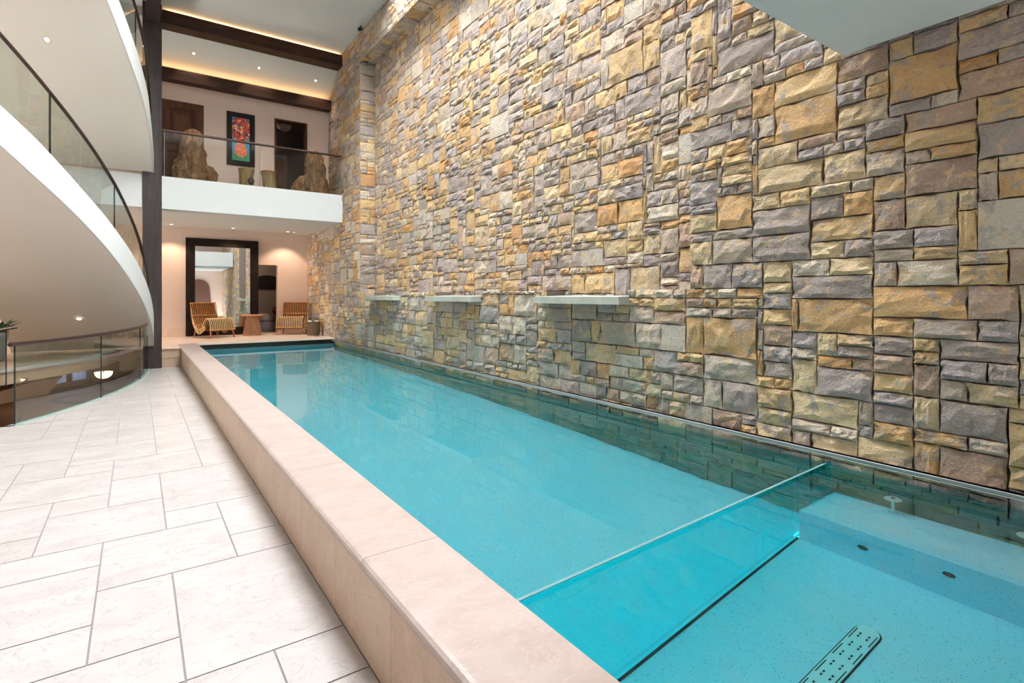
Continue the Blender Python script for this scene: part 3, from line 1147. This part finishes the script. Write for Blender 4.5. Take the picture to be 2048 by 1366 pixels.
topB = interp([(0, .98), (.106, 1.39), (.233, 1.88), (.341, 2.31), (.439, 2.68), (.494, 2.90), (.558, 3.15), (.598, 3.31), (.667, 3.61), (.721, 3.85), (.798, 4.16), (1.1, 5.4)])
botB = interp([(0, .44), (.166, 1.11), (.245, 1.41), (.353, 1.83), (.517, 2.49), (.595, 2.80), (.655, 3.04), (.731, 3.34), (.798, 3.63), (1.1, 4.85)])
railB = interp([(.12, 1.84), (.169, 2.11), (.264, 2.66), (.327, 2.99), (.44, 3.55), (.555, 4.08), (.613, 4.34), (.678, 4.63), (.798, 5.18), (1.1, 6.5)])
flight('curved_staircase', 'lower white curved stair flight with glass side, rising from the far deck', 0, topB, botB, .822, railB, [.125, .44, .675, .822], 0)
q = [spt(SR, .822 + .06 * k, 0)[:2] for k in range(12)] + [(-9, 8.4), (-9, 12.0)] + [spt(SRI, .822 + .06 * k, 0)[:2] for k in range(11, -1, -1)]
struct(MB().prism(q, 3.70, 4.24).build('stair_landing', M['soffit']), 'white curved landing at the head of the lower stair flight', 'landing')
topC = interp([(0, 4.36), (.068, 4.65), (.151, 5.2), (.2, 5.62), (.282, 6.02), (.354, 6.35), (.438, 6.77), (.8, 8.5), (1.0, 9.4)])
botC = interp([(0, 4.24), (.1, 4.62), (.233, 5.26), (.282, 5.49), (.354, 5.81), (.43, 6.21), (.492, 6.58), (.8, 7.9), (1.0, 8.8)])
railC = lambda th: min(topC(th) + .95, 9.6)
flight('curved_staircase', 'upper white curved stair flight overhead, starting at the balcony', 0, topC, botC, .72, railC, [.05, .30, .52, .72], 0)

# balustrade at the deck edge
BX = lambda y: WC[0] + math.sqrt(WR ** 2 - (y - WC[1]) ** 2) + .03



bal = thing('deck_balustrade', 'low curved glass balustrade with bronze handrail at the deck edge', 'balustrade')
seg = [(8.94, 10.52), (10.53, 12.39), (12.40, 13.75)]
for a, b in seg:
    n = 10
    vs_, fs_ = [], []
    for k in range(n + 1):
        y = a + (b - a) * k / n
        x = BX(y)
        for dx, z in ((.006, .98), (.006, -.02), (-.006, -.02), (-.006, .98)):
            vs_.append((x + dx, y, z))
    for k in range(n):
        for i in range(4):
            j = (i + 1) % 4
            fs_.append((k * 4 + i, k * 4 + 4 + i, k * 4 + 4 + j, k * 4 + j))
    fs_ += [(0, 1, 2, 3), tuple(n * 4 + i for i in (3, 2, 1, 0))]
    gp = MB().add(vs_, fs_).build('glass_panel', M['stairglass'], bal, True)
    for y in (a, b):
        x = BX(y)
        MB().box(x - .0075, x + .0075, y - .006, y + .006, 0.002, .98).build('glass_edge', M['glassedge'], gp)
n = 30
MB().tube([(BX(8.88 + (13.8 - 8.88) * k / n), 8.88 + (13.8 - 8.88) * k / n, 1.0) for k in range(n + 1)], .027, 10).build('handrail', M['bronze'], bal, True)
nb2 = MB()
vs_, fs_ = [], []
for k in range(n + 1):
    y = 8.90 + (14.1 - 8.90) * k / n
    x = BX(y)
    vs_ += [(x + .034, y, .010), (x + .034, y, -.1), (x - .05, y, -.1), (x - .05, y, .010)]
for k in range(n):
    for i in range(4):
        j = (i + 1) % 4
        fs_.append((k * 4 + i, k * 4 + 4 + i, k * 4 + 4 + j, k * 4 + j))
nb2.add(vs_, fs_).build('base_shoe', M['shoe'], bal)

# inner rail on the far side of the stair well
ir = thing('inner_balustrade', 'short dark handrail and glass at the left frame edge beyond the well', 'balustrade')
MB().tube([(-2.6, 10.85, .98), (-1.911, 11.098, 1.03), (-1.708, 11.2, 1.075), (-1.523, 11.254, 1.11)], .025, 8).build('handrail', M['bronze'], ir, True)
MB().prism([(-2.6, 10.85), (-1.911, 11.098), (-1.65, 11.21), (-1.655, 11.222), (-1.916, 11.11), (-2.605, 10.862)], .46, .98).build('glass_panel', M['stairglass'], ir)
MB().box(-1.648, -1.634, 11.207, 11.223, .2, 1.07).build('glass_edge', M['glassedge'], ir)

# balcony railing
br = thing('balcony_railing', 'clear glass balcony railing with dark handrail on the white slab', 'railing')
for a, b in ((.50, 2.442), (2.452, 4.40)):
    gp = MB().box(a, b, 14.19, 14.202, 4.242, 5.25).build('glass_panel', M['glass'], br)
    MB().box(a, a + .012, 14.188, 14.204, 4.242, 5.25).build('glass_edge', m_plain('glass_edge_light', (120, 130, 134), .2), gp)
MB().tube([(.47, 14.196, 5.265), (4.43, 14.196, 5.265)], .027, 10).build('handrail', M['bronze'], br, True)

# ------------------------------------------------------------------ lower level seen through the well
LZ = -2.2
struct(MB().box(-9, 4, 5.9, 30.2, LZ - .1, LZ).build('floor_lower', m_plain('lower_floor', (150, 126, 114), .45)), 'warm stone floor of the level below', 'floor')
ll = MB()
LA, LB = Vector((-4.6, 25.95)), Vector((-1.30, 30.075))      # oblique window wall


def lseg(a, b, th, z0, z1, mat=None, name=None, parent=None):
    p, q = LA + (LB - LA) * a, LA + (LB - LA) * b
    m_ = slab_between(p, q, th, z0, z1)
    if name:
        return m_.build(name, mat, parent)
    ll.v, ll.f, o_ = ll.v + m_.v, ll.f + [tuple(i + len(ll.v) for i in q_) for q_ in m_.f], 0


lseg(0, 1, .14, LZ, LZ + .22)
lseg(0, 1, .14, -.1, .2)
lseg(0, .56, .14, LZ + .22, -.1)
lseg(.685, .715, .12, LZ + .22, -.1)
lseg(.885, 1, .3, LZ, .2)
ll.box(-9, -4.5, 25.8, 26.0, LZ, .2)
ll.box(-1.4, 2.1, 30.0, 30.2, LZ, .2)
ll.box(1.9, 2.1, 17.9, 30.2, LZ, .2)
ll.box(.85, 2.1, 15.21, 15.3, LZ, .1)
ll.box(1.0, 2.1, 15.3, 17.9, LZ, .1)
ll.box(-.62, -.30, 24.0, 24.3, LZ, .2)
struct(ll.build('wall_lower', m_plain('lower_wall', (86, 64, 50), .7)), 'brown wall with windows on the level below', 'wall')
struct(MB().box(-9, 4.4, 17.7, 30.4, .1, .3).build('ceiling_lower', M['cream']), 'ceiling of the level below', 'ceiling')
struct(MB().box(-9, .84, 5.9, 6.1, LZ, -.3).build('wall_well', M['cream']), 'cream wall of the stair well below the deck', 'wall')
for k, (a, b) in enumerate(((.56, .685), (.715, .885))):
    w = lseg(a, b, .02, LZ + .22, -.1, M['smoked'], 'window_%d' % (k + 2))
    struct(w, ('window pane on the level below, left of its mullion', 'window pane on the level below, right of its mullion')[k], 'window')
struct(MB().box(-30, 12, 26.3, 60, LZ - .3, LZ - .2).build('ground_snow', M['snow']), 'snowy ground outside the lower windows', 'ground')
mb = MB()
n = 40
vs_, fs_ = [], []
for k in range(n):
    a = 2 * math.pi * k / n
    for r, z in ((1.35, .003), (1.0, .003)):
        vs_.append((-1.25 + r * math.cos(a), 25.5 + r * math.sin(a), LZ + z))
for k in range(n):
    fs_.append((2 * k, 2 * ((k + 1) % n), 2 * ((k + 1) % n) + 1, 2 * k + 1))
mb.add(vs_, fs_)
tag(mb.build('floor_inlay', m_plain('inlay', (112, 108, 106), .5)), 'grey ring inlaid in the lower floor, seen through the balustrade', 'inlay')
pn = thing('pendant_lamp', 'glowing bowl pendant on the level below, behind the glass balustrade', 'lamp', (-.72, 18.0, -.62))
MB().lathe([(0, 0), (.08, .012), (.15, .05), (.19, .11), (.205, .18)], 24).build('bowl', M['lampglow'], pn, True)
MB().tube([(0, 0, .16), (0, 0, .67)], .012, 8).build('stem', M['bronze'], pn)
# lower flight sloping down inside the well
mb = MB()
q = [(-3.2, -.52), (-3.2, -.25), (-1.983, -.101), (-1.419, .06), (-1.159, .06), (-1.343, -.222), (-1.832, -.305)]
n = len(q)
mb.add([(x, 13.0, z) for x, z in q] + [(x, 13.5, z) for x, z in q], [tuple(range(n)), tuple(range(2 * n - 1, n - 1, -1))] + [(i, n + i, n + (i + 1) % n, (i + 1) % n) for i in range(n)])
tag(mb.build('lower_stair_flight', M['cream']), 'sloping side of the stair flight below the deck, seen through the balustrade', 'staircase')
sn = thing('wall_sconce', 'small glowing step light on the curved platform edge behind the balustrade', 'lamp', (-1.475, 11.525, .25), math.radians(-36))
MB().box(-.05, .05, -.012, .012, -.03, .03).build('plate', M['bronze'], sn)
MB().add([(-.045, -.013, .02), (.045, -.013, .012), (-.02, -.013, -.026), (-.045, -.02, .02), (.045, -.02, .012), (-.02, -.02, -.026)], [(0, 1, 2), (5, 4, 3), (0, 3, 4, 1), (1, 4, 5, 2), (2, 5, 3, 0)]).build('lens', M['lampglow'], sn)
# plant on the platform
pt = thing('potted_plant', 'green leafy plant at the left frame edge behind the dark handrail', 'plant', (-2.02, 12.98, .45))
MB().lathe([(0, 0), (.10, 0), (.16, .5), (.145, .5), (.12, .42), (0, .42)], 18).build('pot', m_plain('pot', (150, 150, 154), .4), pt, True)
rp = random.Random(8)
for k in range(34):
    a, b = rp.uniform(0, 6.28), rp.uniform(.2, 1.1)
    l = rp.uniform(.2, .42)
    base = Vector((.06 * math.cos(a), .06 * math.sin(a), .42 + rp.uniform(0, .12)))
    d = Vector((math.cos(a) * math.sin(b), math.sin(a) * math.sin(b), math.cos(b)))
    s = d.cross(Vector((0, 0, 1))).normalized() * .05
    p1, p2 = base + d * l * .55, base + d * l + Vector((0, 0, -.08))
    MB().add([base, p1 + s, p2, p1 - s, p1 + Vector((0, 0, .012))], [(0, 1, 4), (1, 2, 4), (2, 3, 4), (3, 0, 4)]).build('leaf', M['leaf'], pt)

# ------------------------------------------------------------------ tall mirror
mr = thing('standing_mirror', 'huge mirror in a broad dark wood frame standing against the back wall', 'mirror', (2.07, 17.62, .45))
mr.rotation_euler = (-math.radians(.4), 0, 0)
W2, Hh, fw = .935, 2.78, .225
for nm, a in (('frame_stile', (-W2, -W2 + fw, 0, Hh)), ('frame_stile', (W2 - fw, W2, 0, Hh)), ('frame_rail', (-W2 + fw, W2 - fw, 0, fw)), ('frame_rail', (-W2 + fw, W2 - fw, Hh - fw, Hh))):
    MB().box(a[0], a[1], -.035, .035, a[2], a[3]).build(nm, M['frame'], mr)
MB().box(-W2 + fw - .01, W2 - fw + .01, -.015, .0, fw - .01, Hh - fw + .01).build('mirror_glass', M['mirror'], mr)

# ------------------------------------------------------------------ rattan lounge chairs
def catmull(P_, n=6):
    out = []
    for i in range(len(P_) - 1):
        p0, p1, p2, p3 = P_[max(i - 1, 0)], P_[i], P_[i + 1], P_[min(i + 2, len(P_) - 1)]
        for k in range(n):
            t_ = k / n
            out.append(tuple(.5 * (2 * b + (c - a) * t_ + (2 * a - 5 * b + 4 * c - d) * t_ ** 2 + (3 * b - a - 3 * c + d) * t_ ** 3) for a, b, c, d in zip(p0, p1, p2, p3)))
    out.append(P_[-1])
    return out


def make_chair():
    root = thing('rattan_chair', 'x', 'chair', (0, 0, 0), 0, 'rattan lounge chairs by the mirror')
    back = catmull([(-.43, .94), (-.37, .70), (-.29, .46), (-.16, .29), (.0, .22), (.14, .27)], 5)
    front = catmull([(.10, .27), (.17, .41), (.28, .525), (.39, .50), (.45, .37), (.46, .22)], 5)
    under = catmull([(-.41, .86), (-.36, .55), (-.26, .30), (-.08, .155), (.1, .17)], 5)
    n = 15
    for k in range(n):
        y = -.36 + .72 * k / (n - 1)
        MB().tube([(x, y, z) for x, z in back], .0115, 6).build('back_rib', M['rattan'], root, True)
        MB().tube([(x, y, z) for x, z in front], .0125, 6).build('front_rib', M['rattan2'], root, True)
    for y in (-.37, .37):
        MB().tube([(x, y, z) for x, z in under], .014, 6).build('side_rib', M['rattan'], root, True)
        for q in (.05, .10, .15):
            MB().tube([(x, y * .99, z + q) for x, z in catmull([(-.33, .40), (-.24, .22), (-.06, .06), (.12, .12), (.24, .2)], 4)], .011, 6).build('side_rib', M['rattan2'], root, True)
    def shell(prof_, dx, dz, name):
        vs_, fs_ = [], []
        for x, z in prof_:
            vs_ += [(x + dx, -.355, z + dz), (x + dx, .355, z + dz), (x + dx - .008, .355, z + dz - .008), (x + dx - .008, -.355, z + dz - .008)]
        for k in range(len(prof_) - 1):
            for i in range(4):
                j = (i + 1) % 4
                fs_.append((k * 4 + i, k * 4 + j, k * 4 + 4 + j, k * 4 + 4 + i))
        fs_ += [(3, 2, 1, 0), tuple((len(prof_) - 1) * 4 + i for i in range(4))]
        MB().add(vs_, fs_).build(name, M['cane_shade'], root)

    shell(back, -.022, -.012, 'back_lining')
    shell([(x, z) for x, z in front], -.035, -.03, 'seat_shade_sheet')  # dark sheet standing in for the shade behind the front ribs
    for x, z in ((-.43, .94), (-.34, .60), (-.22, .34), (.0, .20), (.46, .22), (.28, .50)):
        MB().tube([(x, -.375, z), (x, .375, z)], .016, 8).build('cross_rail', M['rattan'], root, True)
    MB().tube([(-.2, -.33, .2), (-.2, .33, .2)], .018, 8).build('cross_rail', M['teak'], root, True)
    for sx, sy in ((-1, -1), (-1, 1), (1, -1), (1, 1)):
        x = .40 if sx > 0 else -.24
        MB().tube([(x, sy * .32, .235), (x + sx * .06, sy * .345, 0)], [.026, .016], 10).build('leg', M['teak'], root, True)
    return root


ch1 = make_chair()
ch2 = copy_tree(ch1)
ch1['label'] = 'curved rattan slat lounge chair left of the round table, before the mirror'
ch2['label'] = 'curved rattan slat lounge chair right of the round table, beside the stone wall'
ch1.location = (1.72, 16.88, .45)
ch1.rotation_euler = (0, 0, math.atan2(-.87, .45))
ch2.location = (3.84, 16.98, .45)
ch2.rotation_euler = (0, 0, math.atan2(-.9, -.42))
for o in (ch1, ch2):
    o.scale = (.98, .98, 1.0)

tb = thing('slatted_side_table', 'round wooden side table on a flared slatted base between the chairs', 'table', (2.74, 17.0, .45))
MB().lathe([(0, .55), (.25, .55), (.29, .57), (.295, .585), (.285, .597), (0, .6)], 32).build('table_top', M['tablewood'], tb, True)
for k in range(34):
    a = 2 * math.pi * k / 34
    c_, s_ = math.cos(a), math.sin(a)
    mb = MB()
    w = .011
    v8 = []
    for r, z in ((.155, .55), (.255, 0)):
        for dr_, dt in ((0, -w), (0, w), (.018, w), (.018, -w)):
            v8.append(((r - dr_) * c_ - dt * s_, (r - dr_) * s_ + dt * c_, z))
    mb.add(v8, [(0, 1, 5, 4), (1, 2, 6, 5), (2, 3, 7, 6), (3, 0, 4, 7), (0, 3, 2, 1), (4, 5, 6, 7)])
    mb.build('slat', M['tablewood'], tb)
MB().lathe([(.20, 0), (.24, 0), (.235, .025), (.20, .025), (.20, 0)], 24).build('base_ring', M['tablewood'], tb)

bk = thing('towel_basket', 'round woven basket by the stone wall holding rolled towels', 'basket', (4.20, 16.05, .45))
MB().lathe([(0, 0), (.165, 0), (.185, .1), (.185, .34), (.178, .385), (.165, .385), (.168, .30), (0, .30)], 28).build('body', M['basket'], bk, True)
MB().lathe([(.172, .375), (.19, .38), (.19, .395), (.172, .40), (.165, .388), (.172, .375)], 28).build('rim', M['basket'], bk, True)
for k, (col, nm) in enumerate((((236, 236, 226), 'white'), ((30, 120, 116), 'teal'), ((226, 180, 60), 'yellow'), ((214, 206, 214), 'pale lilac'))):
    x = 4.20 - .096 + k * .064
    tw = MB().tube([(0, -.085, 0), (0, .085, 0)], .032, 12).build('rolled_towel', m_plain('towel_' + nm, col, .95), None, True)
    tw.location = (x, 16.05, .45 + .392 + (k % 2) * .006)
    tag(tw, nm + ' rolled towel in the woven basket', 'towel', 'rolled towels')

# inside the side room: pouf, cushions, arched fireplace
fp = MB()
pts = [(-.5, 0), (.5, 0), (.5, .2)] + [(.5 * math.cos(a), .2 + .28 * math.sin(a)) for a in [math.pi * k / 10 for k in range(1, 10)]] + [(-.5, .2)]
n = len(pts)
fp.add([(x, 0, z) for x, z in pts] + [(x, .05, z) for x, z in pts], [tuple(range(n)), tuple(range(2 * n - 1, n - 1, -1))] + [(i, (i + 1) % n, n + (i + 1) % n, n + i) for i in range(n)])
tag(fp.build('arched_niche', M['black'], None, False, (3.72, 20.14, 1.82)), 'black arched niche in the dim room through the lower doorway', 'niche')
for k, (z, r, h, lb) in enumerate(((.45, .34, .32, 'lower of two grey floor poufs in the lower doorway'), (.77, .27, .26, 'upper of two grey floor poufs in the lower doorway'))):
    p_ = MB().lathe([(0, 0), (r * .85, .0), (r, h * .25), (r, h * .75), (r * .85, h), (0, h)], 28).build('pouf', m_plain('pouf_%d' % k, (142, 132, 128) if k else (112, 108, 116), .9), None, True, (3.32, 18.5, z))
    tag(p_, lb, 'pouf', 'stacked poufs')
p_ = MB().lathe([(0, 0), (.18, .02), (.25, .14), (.2, .27), (0, .31)], 24).build('cushion', m_plain('red_cushion', (96, 34, 26), .9), None, True, (3.95, 19.3, .95))
tag(p_, 'dark red round cushion in the lower doorway behind the poufs', 'cushion')
tag(MB().lathe([(0, 0), (.26, 0), (.26, .5), (0, .5)], 20).build('plinth', M['darkroom'], None, True, (3.95, 19.3, .45)), 'dark plinth under the red cushion', 'plinth')

# ------------------------------------------------------------------ balcony: picture, root seats, stools
pc = thing('framed_painting', 'colourful painting of red flowers in a dark frame on the balcony wall', 'painting', (2.21, UB - .002, 5.63))
hw, hh = .325, .675
for k, (fw_, y0_, y1_, in_) in enumerate(((.075, -.05, 0, 0), (.045, -.035, 0, .075))):
    a, b = hw - in_, hh - in_
    for q in ((-a, -a + fw_, -b, b), (a - fw_, a, -b, b), (-a + fw_, a - fw_, -b, -b + fw_), (-a + fw_, a - fw_, b - fw_, b)):
        MB().box(q[0], q[1], y0_, y1_, q[2], q[3]).build('frame_moulding', M['frame'], pc)
t = NT('painting')
tc = t.n('ShaderNodeTexCoord').outputs['Object']
sp = t.n('ShaderNodeSeparateXYZ')
t.set(sp.inputs[0], tc)
wob = t.noise(tc, 9, 3)
vz = t.n('ShaderNodeTexVoronoi')
t.set(vz.inputs['Vector'], t.mapping(tc, (1, 0.001, .8)))
vz.inputs['Scale'].default_value = 24
vc = t.n('ShaderNodeSeparateColor')
t.set(vc.inputs[0], vz.outputs['Color'])
flow = t.ramp(vc.outputs[0], [(0, lin(150, 34, 24)), (.2, lin(200, 70, 36)), (.38, lin(40, 30, 30)), (.5, lin(226, 190, 150)), (.62, lin(190, 40, 50)), (.8, lin(226, 150, 60)), (.92, lin(60, 70, 60))], 'CONSTANT')
bgc = t.ramp(sp.outputs[2], [(0.0, lin(40, 130, 90)), (.08, lin(30, 120, 150))])
bgz = t.mix(t.math('GREATER_THAN', sp.outputs[2], -.34), lin(46, 128, 86), lin(34, 128, 164))
ex = t.math('POWER', t.math('DIVIDE', sp.outputs[0], .15), 2)
ez = t.math('POWER', t.math('DIVIDE', t.math('ADD', sp.outputs[2], .26), .22), 2)
exn = t.math('POWER', t.math('DIVIDE', sp.outputs[0], .05), 2)
ezn = t.math('POWER', t.math('DIVIDE', t.math('ADD', sp.outputs[2], .08), .13), 2)
neck = t.math('LESS_THAN', t.math('ADD', exn, ezn), 1.0)
vase = t.math('MAXIMUM', neck, t.math('LESS_THAN', t.math('ADD', t.math('ADD', ex, ez), t.math('MULTIPLY', t.noise(tc, 17, 3), 1.6)), 1.62))
vcol = t.ramp(t.noise(tc, 30, 4, .6, 1.5), [(.38, lin(150, 36, 60)), (.45, lin(220, 84, 50)), (.55, lin(230, 130, 70)), (.64, lin(240, 190, 140))])
c = t.mix(vase, bgz, vcol)
ex2 = t.math('POWER', t.math('DIVIDE', sp.outputs[0], .22), 2)
ez2 = t.math('POWER', t.math('DIVIDE', t.math('SUBTRACT', sp.outputs[2], .26), .33), 2)
fl_ = t.math('LESS_THAN', t.math('ADD', t.math('ADD', ex2, ez2), t.math('MULTIPLY', wob, .5)), 1.35)
c = t.mix(fl_, c, flow)
t.fin(c, .6)
MB().box(-.205, .205, -.022, 0, -.555, .555).build('canvas', t.m, pc)


def root_mesh(prof, seed, lobes, amp, flat=1.0):
    """a gnarled burl: profile swept round and folded into twisting ridges"""
    rng = random.Random(seed)
    sx, tw = rng.uniform(0, 50), rng.uniform(1.5, 3.0) * rng.choice((-1, 1))
    mb = MB()
    n, vs_, fs_ = 72, [], []
    fine = []
    for i in range(len(prof) - 1):
        for k in range(8):
            f = k / 8
            fine.append(tuple(a + (b - a) * f for a, b in zip(prof[i], prof[i + 1])))
    fine.append(prof[-1])
    for i, (r, z, ox) in enumerate(fine):
        for k in range(n):
            a = 2 * math.pi * k / n
            wob = mnoise.noise((math.cos(a) * 1.3 + sx, math.sin(a) * 1.3, z * 2.5)) * 2.2
            a2 = a + tw * z * .35 + wob * .5
            rid = abs(math.sin(lobes * a2 * .5 + wob)) * .55 + abs(math.sin(lobes * 1.5 * a2 + wob * 2.0)) * .3
            big = mnoise.noise((math.cos(a) * 1.6, math.sin(a) * 1.6 + sx, z * 4))
            f = 1 + amp * (rid - .45 + big * .9) + rng.uniform(-.012, .012)
            vs_.append((ox + r * f * math.cos(a), r * f * math.sin(a) * flat, z + .02 * big * (z > .05)))
    for i in range(len(fine) - 1):
        for k in range(n):
            fs_.append((i * n + k, i * n + (k + 1) % n, (i + 1) * n + (k + 1) % n, (i + 1) * n + k))
    fs_.append(tuple((len(fine) - 1) * n + k for k in range(n)))
    return mb.add(vs_, fs_)


r1 = thing('root_seat', 'gnarled brown root seat with tall tapering back, before the carved door', 'root sculpture', (1.08, 14.88, 4.24), 0, 'root seats on the balcony')
root_mesh([(.36, 0, 0), (.37, .18, 0), (.33, .38, 0), (.285, .6, 0), (.26, .85, .01), (.21, 1.1, .02), (.15, 1.26, .02), (.06, 1.32, .02)], 2, 9, .26, .75).build('burl', M['root'], r1, True)
root_mesh([(.24, 0, .28), (.25, .2, .30), (.19, .36, .31), (.13, .47, .31), (.05, .5, .31)], 5, 8, .34, .8).build('side_burl', M['root'], r1, True)
r2 = thing('root_seat', 'gnarled dark brown root seat beside the stone wall on the balcony', 'root sculpture', (3.98, 14.88, 4.24), 0, 'root seats on the balcony')
root_mesh([(.31, 0, 0), (.31, .2, 0), (.28, .45, -.01), (.25, .7, -.04), (.245, .9, -.06), (.22, 1.08, -.05), (.14, 1.2, -.03), (.05, 1.24, -.02)], 9, 9, .26, .75).build('burl', M['root'], r2, True)
root_mesh([(.27, 0, -.38), (.26, .2, -.37), (.2, .38, -.34), (.13, .5, -.3), (.05, .55, -.28)], 12, 8, .34, .8).build('side_burl', M['root'], r2, True)
s1 = thing('stump_stool', 'pale stump stool with a hollow, below the painting', 'stool', (2.26, 14.88, 4.24), 0, 'stump stools on the balcony')
root_mesh([(.165, 0, 0), (.155, .2, 0), (.165, .4, 0), (.18, .53, 0)], 21, 4, .06).build('trunk', M['stump'], s1, True)
MB().lathe([(0, .03), (.07, .03), (.085, .0), (.06, -.01)], 18).build('hollow', M['black'], s1, True, (.08, -.155, .22)).rotation_euler = (math.pi / 2, 0, 0)
s2 = thing('stump_stool', 'striped wooden stump stool left of the balcony doorway', 'stool', (2.78, 14.88, 4.24), 0, 'stump stools on the balcony')
root_mesh([(.15, 0, .03), (.145, .2, .02), (.155, .4, 0), (.18, .53, -.01)], 33, 3, .07).build('trunk', M['stump'], s2, True)
MB().lathe([(.183, .5), (.186, .52), (.18, .54), (0, .542)], 24).build('seat_top', M['teak'], s2, True)
# globe lamp in the upper room
gl = thing('globe_lamp', 'pale round ceiling lamp in the dim room through the balcony doorway', 'lamp', (3.40, 16.0, 6.5))
MB().lathe([(.05, 0), (.15, -.06), (.185, -.14), (.16, -.23), (.09, -.29), (0, -.31)], 24).build('globe', m_plain('globe', (150, 130, 124), .5), gl, True)
ch = thing('dark_cabinet', 'dark angular cabinet in the dim room through the balcony doorway', 'cabinet', (3.36, 16.2, 4.24))
MB().prism([(-.22, -.15), (.12, -.15), (.2, 0), (.2, .3), (-.22, .3)], 0, 1.3).build('body', M['black'], ch)
MB().box(-.2, .1, -.165, -.15, .1, 1.2).build('door_panel', M['door'], ch)

# ------------------------------------------------------------------ recessed downlights and small fittings
def downlight(loc, label, rot=(0, 0, 0), r=.045):
    d = thing('recessed_downlight', label, 'downlight', loc, 0, 'recessed downlights')
    d.rotation_euler = rot
    MB().lathe([(r * 1.45, 0), (r * 1.4, -.006), (r * .95, -.006), (r * .95, .002)], 20).build('trim_ring', M['ring'], d, True)
    MB().lathe([(r, -.003), (r * .5, -.0035), (0, -.0035)], 20).build('lens', M['bulb'], d)
    return d


def spot(loc, tgt, w, ang, col=(1.0, .74, .54), blend=.5):
    l = bpy.data.lights.new('downlight_lamp', 'SPOT')
    l.energy = w
    l.color = col
    l.spot_size = math.radians(ang)
    l.spot_blend = blend
    l.shadow_soft_size = .04
    o = bpy.data.objects.new('downlight_lamp', l)
    C.objects.link(o)
    o.location = loc
    o.rotation_euler = (Vector(tgt) - Vector(loc)).to_track_quat('-Z', 'Y').to_euler()


for x, y, lb in ((.77, 17.1, 'small downlight under the balcony, nearest the dark column'), (2.26, 17.1, 'small downlight under the balcony, above the tall mirror'), (3.73, 17.1, 'small downlight under the balcony, above the lower doorway')):
    downlight((x, y, 3.52), lb)
    spot((x, y, 3.50), (x, 17.5, .5), 95, 100)
tilt = math.atan2(7.80 - 7.10, UB + .05 - 14.45)
for x, lb in ((1.13, 'tiny downlight in the balcony ceiling, leftmost of three'), (2.57, 'tiny downlight in the balcony ceiling, middle of three'), (3.98, 'tiny downlight in the balcony ceiling, rightmost of three')):
    y = 14.98
    z = 7.80 - (y - 14.45) * math.tan(tilt)
    downlight((x, y, z - .002), lb, (-tilt, 0, 0), .03)
    spot((x, y, z - .03), (x, 15.3, 4.3), 55, 90)
downlight((3.93, 17.2, 3.519), 'small round ceiling vent with an added glow beside the stone wall under the balcony', (0, 0, 0), .03)  # vent reusing the downlight parts; its lit lens is added


def soffit_light(u, v, zf, dz, label):
    # where the sight line meets the underside of the flight
    r = (FW[0] + (u - 1024) / FPX * RT[0], FW[1] + (u - 1024) / FPX * RT[1], (HZ - v) / FPX)
    for k in range(400, 2400):
        s = k * .01
        p = Vector((r[0] * s, r[1] * s, EYE + r[2] * s))
        rad = math.hypot(p.x - SC[0], p.y - SC[1])
        th = math.atan2(SC[1] - p.y, p.x - SC[0])
        if SRI < rad < SR and th > 0 and p.z > zf(th):
            sl_ = (zf(th + .02) - zf(th - .02)) / (.04 * rad)
            d = downlight(p + Vector((0, 0, -.012)), label)
            td = Vector((-math.sin(th), -math.cos(th), sl_)).normalized()
            rd = Vector((math.cos(th), -math.sin(th), 0))
            nz = rd.cross(td)
            if nz.z < 0:
                nz = -nz
            d.rotation_euler = nz.to_track_quat('Z', 'Y').to_euler()
            return d


soffit_light(94, 78, botC, 0, 'ring downlight in the underside of the upper stair flight')
soffit_light(158, 636, botB, 0, 'downlight in the underside of the lower stair flight')
sp_ = thing('black_spotlight', 'small black spotlight where the high ceiling meets the stone', 'spotlight', (4.36, 12.5, CEIL))
MB().tube([(0, 0, 0), (0, 0, -.05)], .012, 8).build('mount', M['black'], sp_)
MB().tube([(.03, .04, -.05), (-.05, -.06, -.12)], [.035, .045], 14).build('housing', M['black'], sp_, True)
# light of the pendant below, then unseen fill lamps added to brighten dark rooms
for loc, w in (((-.72, 18.0, -.75), 25), ((-2.5, 24.0, -.4), 40), ((-3.6, 10.2, -.9), 30), ((2.7, 19.3, 2.5), 22), ((3.0, 16.6, 6.3), 5)):
    l = bpy.data.lights.new('pendant_and_fill_light', 'POINT')
    l.energy = w
    l.color = (1, .72, .45)
    l.shadow_soft_size = .15
    o = bpy.data.objects.new('pendant_and_fill_light', l)
    C.objects.link(o)
    o.location = loc
